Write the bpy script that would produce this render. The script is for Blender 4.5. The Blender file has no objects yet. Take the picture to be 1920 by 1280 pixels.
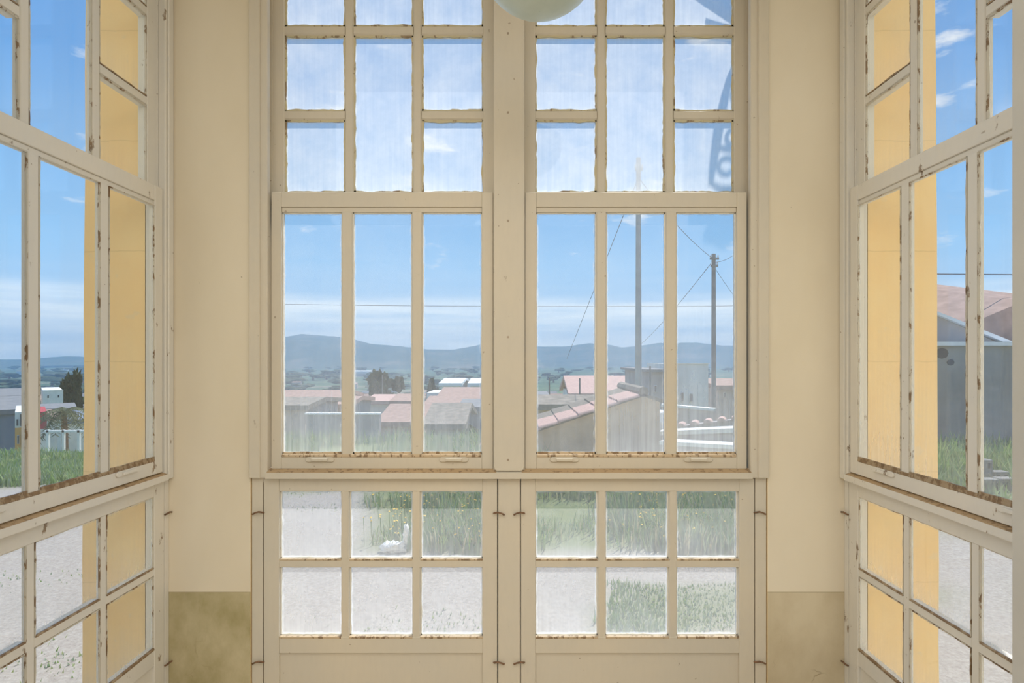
import bpy, bmesh, math, random
from mathutils import Vector, noise as mnoise
random.seed(7)
S = bpy.context.scene
C = S.collection

# ------------------------------------------------------------------ camera, world, sun, exposure
F = 1058.0            # focal length in pixels of a 1920-wide frame
VX, VY = 968.0, 672.0 # where the view axis meets the frame
EYE = 1.65
cam_d = bpy.data.cameras.new('camera'); cam = bpy.data.objects.new('camera', cam_d); C.objects.link(cam)
cam.location = (0, 0, EYE); cam.rotation_euler = (math.pi/2, 0, 0)
cam_d.sensor_width = 36; cam_d.lens = F/1920*36
cam_d.shift_x = -(VX-960)/1920; cam_d.shift_y = (VY-640)/1920
cam_d.clip_start = 0.05; cam_d.clip_end = 40000
S.camera = cam
S.view_settings.view_transform = 'Standard'; S.view_settings.look = 'None'
S.view_settings.gamma = 1; S.view_settings.use_curve_mapping = False
S.view_settings.exposure = 0.45

class NT:
    """small node-tree writer"""
    def __init__(s, tree): s.t = tree; tree.nodes.clear()
    def n(s, kind, **kw):
        nd = s.t.nodes.new(kind)
        ins = kw.pop('i', {})
        for k, v in kw.items(): setattr(nd, k, v)
        for k, v in ins.items(): s.set(nd, k, v)
        return nd
    def set(s, nd, k, v):
        sock = nd.inputs[k]
        if isinstance(v, tuple) and len(v) == 2 and hasattr(v[0], 'outputs'): s.t.links.new(v[0].outputs[v[1]], sock)
        elif hasattr(v, 'outputs'): s.t.links.new(v.outputs[0], sock)
        else:
            if isinstance(v, (tuple, list)) and sock.type == 'RGBA' and len(v) == 3: v = (*v, 1)
            sock.default_value = v
    def math(s, op, a, b=0.0, c=None, clamp=False):
        nd = s.n('ShaderNodeMath', operation=op, use_clamp=clamp); s.set(nd, 0, a); s.set(nd, 1, b)
        if c is not None: s.set(nd, 2, c)
        return nd
    def ramp(s, fac, stops, interp='LINEAR'):
        nd = s.n('ShaderNodeValToRGB'); s.set(nd, 'Fac', fac); cr = nd.color_ramp; cr.interpolation = interp
        while len(cr.elements) < len(stops): cr.elements.new(0.5)
        for e, (p, c) in zip(cr.elements, stops):
            e.position = p; e.color = (*c, 1) if len(c) == 3 else c
        return nd
    def mix(s, fac, a, b):
        nd = s.n('ShaderNodeMix', data_type='RGBA'); s.set(nd, 0, fac); s.set(nd, 6, a); s.set(nd, 7, b)
        return (nd, 2)
    def noise(s, vec, scale, detail=3, rough=0.55):
        nd = s.n('ShaderNodeTexNoise'); s.set(nd, 'Scale', scale); s.set(nd, 'Detail', detail); s.set(nd, 'Roughness', rough)
        if vec is not None: s.set(nd, 'Vector', vec)
        return nd
    def mapping(s, vec, scale=(1, 1, 1), loc=(0, 0, 0)):
        nd = s.n('ShaderNodeMapping'); s.set(nd, 'Vector', vec); s.set(nd, 'Scale', scale); s.set(nd, 'Location', loc); return nd

# sky: blue deepening with height, thin white cloud layers low down and a few small puffs
W = bpy.data.worlds.new('sky'); S.world = W; W.use_nodes = True
g = NT(W.node_tree)
tc = g.n('ShaderNodeTexCoord'); sep = g.n('ShaderNodeSeparateXYZ', i={0: (tc, 'Generated')})
grad = g.ramp((sep, 2), [(0.0, (.50, .68, .92)), (.06, (.42, .66, .95)), (.16, (.32, .60, .94)), (.40, (.15, .38, .78)), (1, (.08, .23, .58))])
lay = g.noise(g.mapping((tc, 'Generated'), (1.6, 1.6, 26)), 2.2, 5, .55)
layh = g.ramp((sep, 2), [(0, (1, 1, 1)), (.088, (.9,)*3), (.112, (.12,)*3), (.2, (0, 0, 0))])
layf = g.math('MULTIPLY', g.ramp(lay, [(.30, (0.35,)*3), (.60, (1,)*3)]), layh)
puff = g.noise(g.mapping((tc, 'Generated'), (3, 3, 9), (4.1, 2.3, .6)), 2.6, 6, .6)
puffh = g.ramp((sep, 2), [(.10, (0,)*3), (.17, (1,)*3), (.55, (1,)*3), (.8, (.3,)*3)])
puff_f = g.math('MULTIPLY', g.ramp(puff, [(.60, (0,)*3), (.72, (1,)*3)]), puffh)
col1 = g.mix(layf, grad, (1.05, 1.12, 1.15))
col2 = g.mix(g.math('MULTIPLY', puff_f, .8), col1, (.95, .97, 1.0))
bg = g.n('ShaderNodeBackground', i={'Color': col2, 'Strength': .79})
g.t.links.new(bg.outputs[0], g.n('ShaderNodeOutputWorld').inputs[0])

# sun: high, in front of the bay and a little to the right
sd = bpy.data.lights.new('sun', 'SUN'); sun = bpy.data.objects.new('sun', sd); C.objects.link(sun)
sd.energy = 3.6; sd.angle = math.radians(.53); sd.color = (1, .965, .91)
el = math.radians(57)
dirv = Vector((-.423*math.cos(el), -.906*math.cos(el), -math.sin(el)))
sun.rotation_euler = dirv.to_track_quat('-Z', 'Y').to_euler(); sun.location = (8, 30, 40)

# added fill light under the ceiling behind the camera, no lamp of the room
ad = bpy.data.lights.new('fill_light', 'AREA'); al = bpy.data.objects.new('fill_light', ad); C.objects.link(al)
ad.shape = 'RECTANGLE'; ad.size = 5.2; ad.size_y = 4.2; ad.energy = 98; ad.color = (1, .99, .93)
al.location = (0, -1.1, 3.58)

# ------------------------------------------------------------------ helpers
def tag(o, label=None, cat=None, group=None, kind=None):
    if label: o['label'] = label
    if cat: o['category'] = cat
    if group: o['group'] = group
    if kind: o['kind'] = kind
    return o
def empty(name, loc=(0, 0, 0)):
    o = bpy.data.objects.new(name, None); C.objects.link(o); o.location = loc; o.empty_display_size = .05; return o
def wloc(o):
    v = Vector((0, 0, 0))
    while o is not None: v += o.location; o = o.parent
    return v

class MB:
    """collects geometry in world coordinates, links it as one mesh object"""
    def __init__(s): s.v = []; s.f = []; s.m = []; s.uv = {}
    def add(s, vs, fs, mi=0):
        o = len(s.v); s.v += [tuple(p) for p in vs]
        for f in fs: s.f.append([i+o for i in f]); s.m.append(mi)
    def box(s, x0, x1, y0, y1, z0, z1, mi=0, T=None):
        vs = [(x, y, z) for x in (x0, x1) for y in (y0, y1) for z in (z0, z1)]
        if T: vs = [T(*p) for p in vs]
        s.add(vs, [(0, 1, 3, 2), (4, 6, 7, 5), (0, 4, 5, 1), (2, 3, 7, 6), (0, 2, 6, 4), (1, 5, 7, 3)], mi)
    def prism(s, poly, mapf, t0, t1, mi=0, cap_mi=None):
        n = len(poly)
        vs = [mapf(a, b, t0) for a, b in poly] + [mapf(a, b, t1) for a, b in poly]
        s.add(vs, [(i, (i+1) % n, n+(i+1) % n, n+i) for i in range(n)], mi)
        o = len(s.v)-2*n
        s.f.append([o+i for i in range(n)]); s.f.append([o+n+i for i in range(n)]); s.m += [mi if cap_mi is None else cap_mi]*2
    def tube(s, pts, r, k=6, mi=0):
        pts = [Vector(p) for p in pts]; rs = r if isinstance(r, (list, tuple)) else [r]*len(pts)
        rings = []
        for i, p in enumerate(pts):
            d = (pts[min(i+1, len(pts)-1)]-pts[max(i-1, 0)]).normalized()
            a = d.cross(Vector((0, 0, 1)));
            if a.length < .1: a = d.cross(Vector((0, 1, 0)))
            a.normalize(); b = d.cross(a)
            rings.append([p+(a*math.cos(2*math.pi*j/k)+b*math.sin(2*math.pi*j/k))*rs[i] for j in range(k)])
        o = len(s.v); s.v += [tuple(q) for R in rings for q in R]
        for i in range(len(pts)-1):
            for j in range(k):
                s.f.append([o+i*k+j, o+i*k+(j+1) % k, o+(i+1)*k+(j+1) % k, o+(i+1)*k+j]); s.m.append(mi)
        s.f.append([o+j for j in range(k)]); s.f.append([o+(len(pts)-1)*k+j for j in range(k)]); s.m += [mi, mi]
    def lathe(s, prof, c, k=24, mi=0):
        o = len(s.v)
        for r, z in prof:
            for j in range(k):
                a = 2*math.pi*j/k; s.v.append((c[0]+r*math.cos(a), c[1]+r*math.sin(a), c[2]+z))
        for i in range(len(prof)-1):
            for j in range(k):
                s.f.append([o+i*k+j, o+i*k+(j+1) % k, o+(i+1)*k+(j+1) % k, o+(i+1)*k+j]); s.m.append(mi)
    def blob(s, c, r, sub=2, amp=.25, freq=1.2, mi=0, seed=0):
        bm = bmesh.new(); bmesh.ops.create_icosphere(bm, subdivisions=sub, radius=1)
        o = len(s.v); sd_ = Vector((seed*3.7, seed*1.3, seed*2.1))
        for v in bm.verts:
            k = 1+amp*mnoise.noise(v.co*freq*2+sd_)
            s.v.append((c[0]+v.co.x*r[0]*k, c[1]+v.co.y*r[1]*k, c[2]+v.co.z*r[2]*k))
        for f in bm.faces: s.f.append([o+v.index for v in f.verts]); s.m.append(mi)
        bm.free()
    def build(s, name, mats, parent=None, smooth=False, bevel=0, recalc=True, loc=None, uvs=None):
        base = wloc(parent) if parent is not None else Vector((0, 0, 0))
        if parent is None and loc is not None: base = Vector(loc)
        me = bpy.data.meshes.new(name)
        me.from_pydata([(x-base.x, y-base.y, z-base.z) for x, y, z in s.v], [], s.f)
        if not isinstance(mats, (list, tuple)): mats = [mats]
        for m in mats: me.materials.append(m)
        me.polygons.foreach_set('material_index', s.m)
        if recalc or bevel:
            bm = bmesh.new(); bm.from_mesh(me); bmesh.ops.recalc_face_normals(bm, faces=bm.faces[:])
            if bevel: bmesh.ops.bevel(bm, geom=bm.edges[:], offset=bevel, segments=1, affect='EDGES', clamp_overlap=True)
            bm.to_mesh(me); bm.free()
        if smooth: me.polygons.foreach_set('use_smooth', [True]*len(me.polygons))
        o = bpy.data.objects.new(name, me); C.objects.link(o)
        if parent is not None: o.parent = parent
        elif loc is not None: o.location = loc
        return o

# ------------------------------------------------------------------ materials
def mat(name):
    m = bpy.data.materials.new(name); m.use_nodes = True; return m, NT(m.node_tree)
def out(g, sh): g.t.links.new(sh.outputs[0], g.n('ShaderNodeOutputMaterial').inputs[0])
def bsdf(g, col, rough=.6, bump=None, bs=.3, bd=.002, **kw):
    i = {'Base Color': col, 'Roughness': rough}; i.update(kw)
    nd = g.n('ShaderNodeBsdfPrincipled', i=i)
    if bump is not None:
        b = g.n('ShaderNodeBump', i={'Height': bump, 'Strength': bs, 'Distance': bd}); g.t.links.new(b.outputs[0], nd.inputs['Normal'])
    return nd
def plain(name, col, rough=.7, var=.12, scale=6, **kw):
    m, g = mat(name); t = g.n('ShaderNodeTexCoord')
    nz = g.noise((t, 'Object'), scale, 4)
    c = g.mix(g.ramp(nz, [(.3, (0,)*3), (.7, (1,)*3)]), tuple(x*(1-var) for x in col), tuple(min(1, x*(1+var)) for x in col))
    out(g, bsdf(g, c, rough, **kw)); return m

def paint(name, col, wear=.5, chips=.62, cs=17):
    """old oil paint on wood: faint brush marks, yellowing, specks, chips down to brown wood"""
    m, g = mat(name); t = g.n('ShaderNodeTexCoord'); geo = g.n('ShaderNodeNewGeometry'); pos = (geo, 'Position')
    big = g.noise(pos, 2.3, 4); sm = g.noise(g.mapping(pos, (1, 1, .25)), 60, 3)
    c = g.mix(g.ramp(big, [(.35, (0,)*3), (.7, (1,)*3)]), tuple(x*.95 for x in col), (min(1, col[0]*1.03), col[1]*1.0, col[2]*.95))
    c = g.mix(g.math('MULTIPLY', g.ramp(sm, [(.45, (0,)*3), (.75, (1,)*3)]), .12), c, tuple(x*.8 for x in col))
    sp = g.noise(pos, 46, 1)
    c = g.mix(g.math('MULTIPLY', g.ramp(sp, [(.775, (0,)*3), (.79, (1,)*3)]), .5), c, (.22, .14, .07))
    ch = g.noise(g.mapping(pos, (1, 1, .45)), cs, 6, .68)
    cf = g.ramp(ch, [(chips, (0,)*3), (chips+.035, (1,)*3)])
    wood = g.mix(g.noise(pos, 40, 2), (.10, .06, .03), (.36, .23, .12))
    c = g.mix(g.math('MULTIPLY', cf, wear), c, wood)
    h = g.math('ADD', g.math('MULTIPLY', sm, .3), g.math('MULTIPLY', cf, -1.0))
    out(g, bsdf(g, c, .5, bump=h, bs=.35, bd=.0015)); return m
CREAM = (.69, .635, .54)
M = {}
M['paint'] = paint('cream_paint', CREAM, .35, .70)
M['paint_side'] = paint('cream_paint_worn_skylit', (.80, .775, .725), .85, .645)  # more chipped; the paler, greyer tone stands in for skylight on the side frames
M['paint_bar'] = paint('cream_paint_bar', CREAM, .6, .665)
M['rust_edge'] = paint('peeling_bead', (.62, .49, .34), .9, .52, 45)
M['rust_ledge'] = paint('stained_ledge', (.52, .37, .22), .7, .54, 40)
M['bare_edge'] = paint('bare_wood_edge', (.42, .32, .21), .9, .47, 40)
M['gap_line'] = paint('cracked_joint', (.62, .58, .50), 1.0, .545, 26)
M['putty_white'] = plain('white_putty', (.86, .85, .80), .8, .06, 30)
M['putty_old'] = paint('old_putty', (.62, .56, .38), .8, .56)
M['iron'] = plain('rusty_iron', (.20, .11, .06), .7, .5, 60)
M['screw'] = plain('painted_screw', (.42, .34, .26), .6, .2, 60)

def glass():
    """window glass: clear, with a film of dust that scatters daylight; amount is a property of each pane"""
    m, g = mat('dusty_glass')
    t = g.n('ShaderNodeTexCoord'); uv = g.n('ShaderNodeUVMap', uv_map='UVMap'); s = g.n('ShaderNodeSeparateXYZ', i={0: (uv, 0)})
    geo = g.n('ShaderNodeNewGeometry'); pos = (geo, 'Position')
    def at(nm): return (g.n('ShaderNodeAttribute', attribute_type='OBJECT', attribute_name=nm), 'Fac')
    cl = g.noise(pos, 7, 5, .6); st = g.noise(g.mapping(pos, (40, 40, 1.3)), 1.6, 4, .6)
    low = g.math('POWER', g.math('SUBTRACT', 1.0, (s, 1), clamp=True), 2.8)
    # edge film: distance to nearest rim in uv
    eu = g.math('MINIMUM', (s, 0), g.math('SUBTRACT', 1.0, (s, 0))); ev = g.math('MINIMUM', (s, 1), g.math('SUBTRACT', 1.0, (s, 1)))
    ed = g.math('MINIMUM', eu, g.math('MULTIPLY', ev, at('aspect')))
    edn = g.math('ADD', ed, g.math('MULTIPLY', g.math('SUBTRACT', g.noise(pos, 22, 4), .5), .06))
    edge = g.ramp(edn, [(0.0, (1,)*3), (.018, (.7,)*3), (.05, (0,)*3)])
    f = g.math('MULTIPLY', at('dirt'), g.math('ADD', .45, g.math('MULTIPLY', cl, 1.1)))
    f = g.math('ADD', f, g.math('MULTIPLY', at('dirt_low'), g.math('MULTIPLY', low, g.math('ADD', .4, g.math('MULTIPLY', st, 1.2)))))
    f = g.math('MULTIPLY', f, g.math('ADD', .82, g.math('MULTIPLY', st, .36)))
    clean = g.math('MULTIPLY', g.math('GREATER_THAN', (s, 1), .936), at('strip'))
    f = g.math('MULTIPLY', f, g.math('SUBTRACT', 1.0, g.math('MULTIPLY', clean, .85)))
    f = g.math('ADD', f, g.math('MULTIPLY', edge, at('rim')), clamp=True)
    dirt = g.n('ShaderNodeMixShader', i={0: .18, 1: g.n('ShaderNodeBsdfTranslucent', i={'Color': (.93, .94, .95)}), 2: g.n('ShaderNodeBsdfDiffuse', i={'Color': (.85, .85, .83)})})
    clear = g.n('ShaderNodeBsdfTransparent', i={'Color': (.97, .985, .98)})
    a = g.n('ShaderNodeMixShader', i={0: f, 1: clear, 2: dirt})
    ior = g.n('ShaderNodeMapRange', i={'Value': (geo, 'Backfacing'), 'To Min': 1.5, 'To Max': 1/1.5})
    fr = g.math('MULTIPLY', (g.n('ShaderNodeFresnel', i={'IOR': (ior, 0)}), 0), .8)
    b = g.n('ShaderNodeMixShader', i={0: fr, 1: a, 2: g.n('ShaderNodeBsdfGlossy', i={'Roughness': .03, 'Color': (1, 1, 1)})})
    out(g, b); return m
M['glass'] = glass()
m, g = mat('clear_glass_back'); out(g, g.n('ShaderNodeBsdfTransparent', i={'Color': (.985, .99, .985)})); M['glass_back'] = m

def plaster():
    m, g = mat('interior_plaster'); geo = g.n('ShaderNodeNewGeometry'); pos = (geo, 'Position'); s = g.n('ShaderNodeSeparateXYZ', i={0: pos})
    at = (g.n('ShaderNodeAttribute', attribute_type='OBJECT', attribute_name='stain'), 'Fac')
    big = g.noise(g.mapping(pos, (1, 1, .5)), 1.9, 5)
    c = g.mix(g.ramp(big, [(.3, (0,)*3), (.7, (1,)*3)]), (.78, .69, .535), (.86, .775, .63))
    sp = g.noise(pos, 33, 1); c = g.mix(g.math('MULTIPLY', g.ramp(sp, [(.80, (0,)*3), (.815, (1,)*3)]), .5), c, (.25, .17, .09))
    st = g.noise(g.mapping(pos, (1, 1, .7)), 5, 6, .6)
    dado_c = g.mix(g.ramp(st, [(.35, (0,)*3), (.62, (1,)*3)]), (.40, .34, .17), (.62, .54, .35))
    plainc = g.mix(g.ramp(st, [(.3, (0,)*3), (.65, (1,)*3)]), (.60, .50, .34), (.72, .63, .47))
    dc = g.mix(at, plainc, dado_c)
    # flaking skin low down: thin crack outlines
    vor = g.n('ShaderNodeTexVoronoi', feature='DISTANCE_TO_EDGE', i={'Vector': g.mix(.12, pos, (g.noise(pos, 9, 3), 1)), 'Scale': 7.0})
    lowz = g.ramp(g.math('DIVIDE', (s, 2), .8), [(.32, (1,)*3), (.60, (0,)*3)])
    crack = g.math('MULTIPLY', g.math('MULTIPLY', g.ramp((vor, 0), [(.0, (1,)*3), (.022, (0,)*3)]), lowz), g.ramp(g.noise(pos, 6, 2), [(.5, (0,)*3), (.62, (1,)*3)]))
    dc = g.mix(g.math('MULTIPLY', crack, .85), dc, (.36, .27, .15))
    isd = g.math('LESS_THAN', (s, 2), .632)
    c = g.mix(isd, c, dc)
    line = g.math('COMPARE', (s, 2), .632, .003); c = g.mix(g.math('MULTIPLY', line, .45), c, (.42, .34, .2))
    h = g.math('ADD', g.math('MULTIPLY', st, .5), g.math('MULTIPLY', crack, -1))
    out(g, bsdf(g, c, .75, bump=h, bs=.25, bd=.004)); return m
M['plaster'] = plaster()
def yellow():
    m, g = mat('yellow_render'); geo = g.n('ShaderNodeNewGeometry'); pos = (geo, 'Position'); s = g.n('ShaderNodeSeparateXYZ', i={0: pos})
    n1 = g.noise(pos, 3, 5, .6); n2 = g.noise(pos, 14, 4, .6)
    c = g.mix(g.ramp(n1, [(.3, (0,)*3), (.7, (1,)*3)]), (.98, .67, .31), (.99, .74, .38))
    c = g.mix(g.math('MULTIPLY', g.ramp(n2, [(.66, (0,)*3), (.70, (1,)*3)]), .35), c, (.85, .72, .50))
    z = g.math('ADD', (s, 2), g.math('MULTIPLY', n2, .015))
    fr = g.math('ABSOLUTE', g.math('SUBTRACT', g.math('FRACT', g.math('DIVIDE', z, .47)), .5))
    c = g.mix(g.math('MULTIPLY', g.math('LESS_THAN', fr, .005), .22), c, (.5, .33, .13))
    out(g, bsdf(g, c, .85, bump=n2, bs=.3, bd=.006)); return m
M['yellow'] = yellow()
M['cream_render'] = plain('cream_render', (.90, .80, .60), .9, .05, 2)  # house front out of view, made pale to bounce light onto the piers
M['plaster_grey'] = plain('grey_plaster', (.56, .545, .505), .8, .05, 3)
def tilefloor():
    m, g = mat('floor_tiles'); geo = g.n('ShaderNodeNewGeometry')
    b = g.n('ShaderNodeTexBrick', offset=0, i={'Vector': (geo, 'Position'), 'Scale': 1, 'Color1': (.50, .42, .32), 'Color2': (.55, .47, .36), 'Mortar': (.3, .25, .2), 'Brick Width': .25, 'Row Height': .25, 'Mortar Size': .004})
    out(g, bsdf(g, b, .45)); return m
M['floor'] = tilefloor()
M['ceiling'] = plain('ceiling_plaster', (.78, .72, .60), .8, .05, 2)

# ------------------------------------------------------------------ the bay: planes and unit coordinates
D = 2.46                     # distance to the inner face of the front wall
XM = (954.5-VX)*D/F          # centre of the mullion
XL, XR = -1.514, 1.43        # inner planes of the side windows
YS = D-1.127                 # near end of the side windows
def U(px, n=0): return XM-(px-VX)*(D+n)/F      # distance from the mullion centre, measured on the left unit
def Z(py, n=0): return EYE+(VY-py)*(D+n)/F
def P(px, py, d): return ((px-VX)*d/F, d, EYE+(VY-py)*d/F)
MAPS = {1: lambda u, n, z: (XM-u, D+n, z), 2: lambda u, n, z: (XM+u, D+n, z),
        3: lambda u, n, z: (XL-n, YS+.025+u, z), 4: lambda u, n, z: (XR+n, YS+.025+u, z)}
ZTOP = Z(-132)               # head of the windows
ZCEIL = 3.62

def bar(mb, T, u0, u1, z0, z1, n0, n1, vertical, ch=.006, mi=0):
    """glazing bar with chamfered front edges"""
    if vertical:
        poly = [(u0, n1), (u0, n0+ch*1.3), (u0+ch, n0), (u1-ch, n0), (u1, n0+ch*1.3), (u1, n1)]
        mb.prism(poly, lambda a, b, t: T(a, b, t), z0, z1, mi)
    else:
        poly = [(z0, n1), (z0, n0+ch*1.3), (z0+ch, n0), (z1-ch, n0), (z1, n0+ch*1.3), (z1, n1)]
        mb.prism(poly, lambda a, b, t: T(t, b, a), u0, u1, mi)

def pane_obj(parent, T, u0, u1, z0, z1, n, dirt, low, strip, rim):
    mb = MB(); t = .003
    mb.add([T(u0, n, z0), T(u1, n, z0), T(u1, n, z1), T(u0, n, z1)], [(0, 1, 2, 3)], 0)
    mb.add([T(u0, n+t, z0), T(u1, n+t, z0), T(u1, n+t, z1), T(u0, n+t, z1)], [(0, 1, 2, 3)], 1)
    mb.add([T(u, n+k*t, z) for k in (0, 1) for (u, z) in ((u0, z0), (u1, z0), (u1, z1), (u0, z1))], [(i, (i+1) % 4, 4+(i+1) % 4, 4+i) for i in range(4)], 1)
    o = mb.build('pane', [M['glass'], M['glass_back']], parent, recalc=False)
    uvl = o.data.uv_layers.new(name='UVMap'); q = [(0, 0), (1, 0), (1, 1), (0, 1)]
    for p in o.data.polygons:
        for k, li in enumerate(p.loop_indices): uvl.data[li].uv = q[k % 4]
    o['dirt'] = float(dirt); o['dirt_low'] = float(low); o['strip'] = float(strip); o['rim'] = float(rim); o['aspect'] = float((z1-z0)/(u1-u0))
    return o

def jagged_ring(parent, name, T, u0, u1, z0, z1, n0, n1, w, amp, mats, wb=None, bottom_mi=0, seed=0, step=.012):
    """strip of putty around an opening, its inner edge uneven"""
    rnd = random.Random(seed); mb = MB()
    for side in range(4):
        L = (u1-u0) if side in (0, 2) else (z1-z0); k = max(4, int(L/step)); ph = rnd.random()*90
        ww = wb if (side == 0 and wb) else w
        prof = []
        for i in range(k+1):
            a = i/k; q = mnoise.noise(Vector((a*L*16+ph, seed*.7, 0)))+.6*mnoise.noise(Vector((a*L*55+ph, seed*.3, 5)))
            e = max(.0008, ww+amp*q); prof.append((a, e))
        mi = bottom_mi if side == 0 else 0
        def pt(a, e, n):
            if side == 0: return T(u0+(u1-u0)*a, n, z0+e)
            if side == 2: return T(u0+(u1-u0)*a, n, z1-e)
            if side == 1: return T(u0+e, n, z0+(z1-z0)*a)
            return T(u1-e, n, z0+(z1-z0)*a)
        vs = []
        for a, e in prof: vs += [pt(a, -.002, n0), pt(a, e, n0), pt(a, e, n1), pt(a, -.002, n1)]
        fs = []
        for i in range(k):
            for j in range(4): fs.append((i*4+j, i*4+(j+1) % 4, i*4+4+(j+1) % 4, i*4+4+j))
        mb.add(vs, fs, mi)
    return mb.build(name, mats, parent, recalc=True)

def hook(parent, T, u, z, n, flip=1):
    mb = MB()
    pts = [(u-.024*flip, n-.002, z-.002), (u-.022*flip, n-.012, z+.002), (u-.006*flip, n-.014, z+.005), (u+.010*flip, n-.013, z+.001), (u+.021*flip, n-.010, z-.006), (u+.022*flip, n-.002, z-.008)]
    mb.tube([T(*p) for p in pts], [.0035, .0042, .004, .0036, .0042, .003], 6)
    return mb.build('turn_hook', M['iron'], parent, smooth=True)

def build_window(idx, name, label, side):
    T = MAPS[idx]; pm = M['paint_side'] if side else M['paint']
    barm = M['paint_side'] if side else M['paint_bar']; edge = M['bare_edge'] if side else M['rust_edge']
    lx, ly, lz = T(.6, 0, 0)
    root = empty(name, (lx, ly, 0)); tag(root, label, 'window', kind='structure')
    u_in, u_out = .066, (1.102 if side else 1.127)
    sill_z = Z(884)
    dl = {1: (.48, .14, .24), 2: (.52, .14, .27), 3: (.04, .04, .12), 4: (.10, .07, .12)}[idx]   # dust: top light, sash, lower leaf
    lw = {1: (.10, .22, .12), 2: (.10, .24, .14), 3: (.10, .14, .18), 4: (.12, .26, .20)}[idx]
    rims = .8 if not side else .35
    # --- casing boards
    mb = MB()
    ci = U(502, -.012)
    mb.box(ci, u_out, -.018, .012, Z(894.5), ZTOP+.06, T=T)
    mb.box(ci+(.016 if side else .030), u_out-.004, -.024, -.017, Z(894.5), ZTOP+.06, T=T)
    mb.build('casing', pm, root, bevel=.003)
    if side:
        mb = MB(); mb.box(-.02, .066, -.018, .012, Z(894.5), ZTOP+.06, T=T); mb.build('casing', pm, root, bevel=.003)
        mb = MB(); mb.prism([(-.030, sill_z), (.016, sill_z+.012), (.11, sill_z+.014), (.11, Z(895)), (-.030, Z(895))], lambda a, b, t: T(t, a, b), -.02, min(ci+.006, u_out)); 
        s_ = mb.build('sill', pm, root)
        mb = MB(); mb.prism([(-.028, sill_z+.0012), (.016, sill_z+.0135), (.016, sill_z+.010), (-.028, sill_z-.001)], lambda a, b, t: T(t, a, b), .004, ci)
        mb.build('stained_ledge', M['rust_ledge'], s_)
    # outer box of the frame, seen from outside and in the reveal
    mb = MB()
    fd = .068 if side else .115
    mb.box(u_out-.055, u_out-.001, .012, fd, .0, ZTOP+.06, T=T)
    mb.box(ci+.012, u_out-.054, .045 if side else .058, fd, .0, ZTOP+.06, T=T)
    if side: mb.box(-.0, .05, .012, fd, .0, ZTOP+.06, T=T)
    mb.build('frame_post', pm, root)
    mb = MB(); mb.box(.0 if side else .05, u_out, .0, .115, ZTOP+.0, ZTOP+.07, T=T); mb.build('head', pm, root, bevel=.003)
    # --- top light (fixed), set back behind the sash
    n0, n1, ng = (.018, .060, .030) if side else (.066, .104, .084)
    def u(px): return U(px, n0)
    def z(py): return Z(py, n0)
    us = [(u(533), u(646)), (u(662.5), u(774)), (u(790.5), u(906))]
    mb = MB()
    mb.box(us[0][0], ci+.02, n0, n1, z(364), ZTOP, T=T); mb.box(u_in-.014, us[2][1], n0, n1, z(364), ZTOP, T=T)
    mb.box(us[2][1], us[0][0], n0, n1, ZTOP-.045, ZTOP, T=T); mb.box(us[2][1], us[0][0], n0, n1, z(374), z(359.5), T=T)
    top = mb.build('top_light', pm, root, bevel=.0025)
    for a, b in ((0, 1), (1, 2)):
        mb = MB(); bar(mb, T, us[b][0], us[a][1], z(360), ZTOP-.04, n0+.002, ng+.012, True); mb.build('glazing_bar', barm, top)
    zr = [z(359.5), z(223.5), z(206), z(64.5), z(47), ZTOP-.045]
    cells = []
    for c in range(3):
        ua, ub = min(us[c]), max(us[c])
        def hb(za, zb):
            mb = MB(); bar(mb, T, ua, ub, za, zb, n0+.003, n1, False); mb.build('glazing_bar', barm, top)
        hb(zr[3], zr[4])
        if c != 1:
            hb(zr[1], zr[2]); cells += [(ua, ub, zr[0], zr[1]), (ua, ub, zr[2], zr[3])]
        else: cells += [(ua, ub, zr[0], zr[3])]
        cells += [(ua, ub, zr[4], zr[5])]
    for k, (ua, ub, za, zb) in enumerate(cells):
        pane_obj(top, T, ua-.002, ub+.002, za-.002, zb+.002, ng, dl[0], lw[0], 0, rims*.6)
        jagged_ring(top, 'putty', T, ua, ub, za, zb, ng-.008, ng-.0005, .003 if side else .0065, .003 if side else .0055, [M['putty_old'] if not side else M['gap_line'], edge], seed=idx*40+k, bottom_mi=1 if side else 0)
    # --- sliding sash
    n0, n1, ng = (-.012, .016, -.003) if side else (.006, .050, .030)
    def u(px): return U(px, n0)
    def z(py): return Z(py, n0)
    us = [(u(527), u(639.5)), (u(660), u(771.5)), (u(791), u(903.5))]
    zb_, zt_ = z(852), z(397)
    mb = MB()
    so, si = ci-.008, u_in+.004
    mb.box(us[0][0], so, n0, n1, sill_z+.011, z(360), T=T); mb.box(si, us[2][1], n0, n1, sill_z+.011, z(360), T=T)
    mb.box(us[2][1], us[0][0], n0+.001, n1, zt_+.022, z(360), T=T); mb.box(us[2][1], us[0][0], n0+.001, n1, sill_z+.011, zb_, T=T)
    mb.box(us[2][1]-.0, us[0][0], n0+.008, n1, zt_, zt_+.0225, T=T)
    sash = mb.build('lower_sash', pm, root, bevel=.002)
    for a, b in ((0, 1), (1, 2)):
        mb = MB(); bar(mb, T, us[b][0], us[a][1], zb_, zt_, n0+.003, ng+(.012 if side else .016), True, .005); mb.build('glazing_bar', barm, sash)
    for c in range(3):
        ua, ub = min(us[c]), max(us[c])
        pane_obj(sash, T, ua-.002, ub+.002, zb_-.002, zt_+.002, ng, dl[1]*(1, 1, .7)[c], lw[1]*((1, .8, 1) if idx != 2 else (1.15, 1.0, .35))[c], 0, rims*.8)
        jagged_ring(sash, 'putty', T, ua, ub, zb_, zt_, ng-.007, ng-.0005, .0022 if side else .004, .0022, [M['putty_white'] if not side else M['gap_line'], edge], seed=idx*40+20+c, bottom_mi=1, wb=.009)
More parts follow.
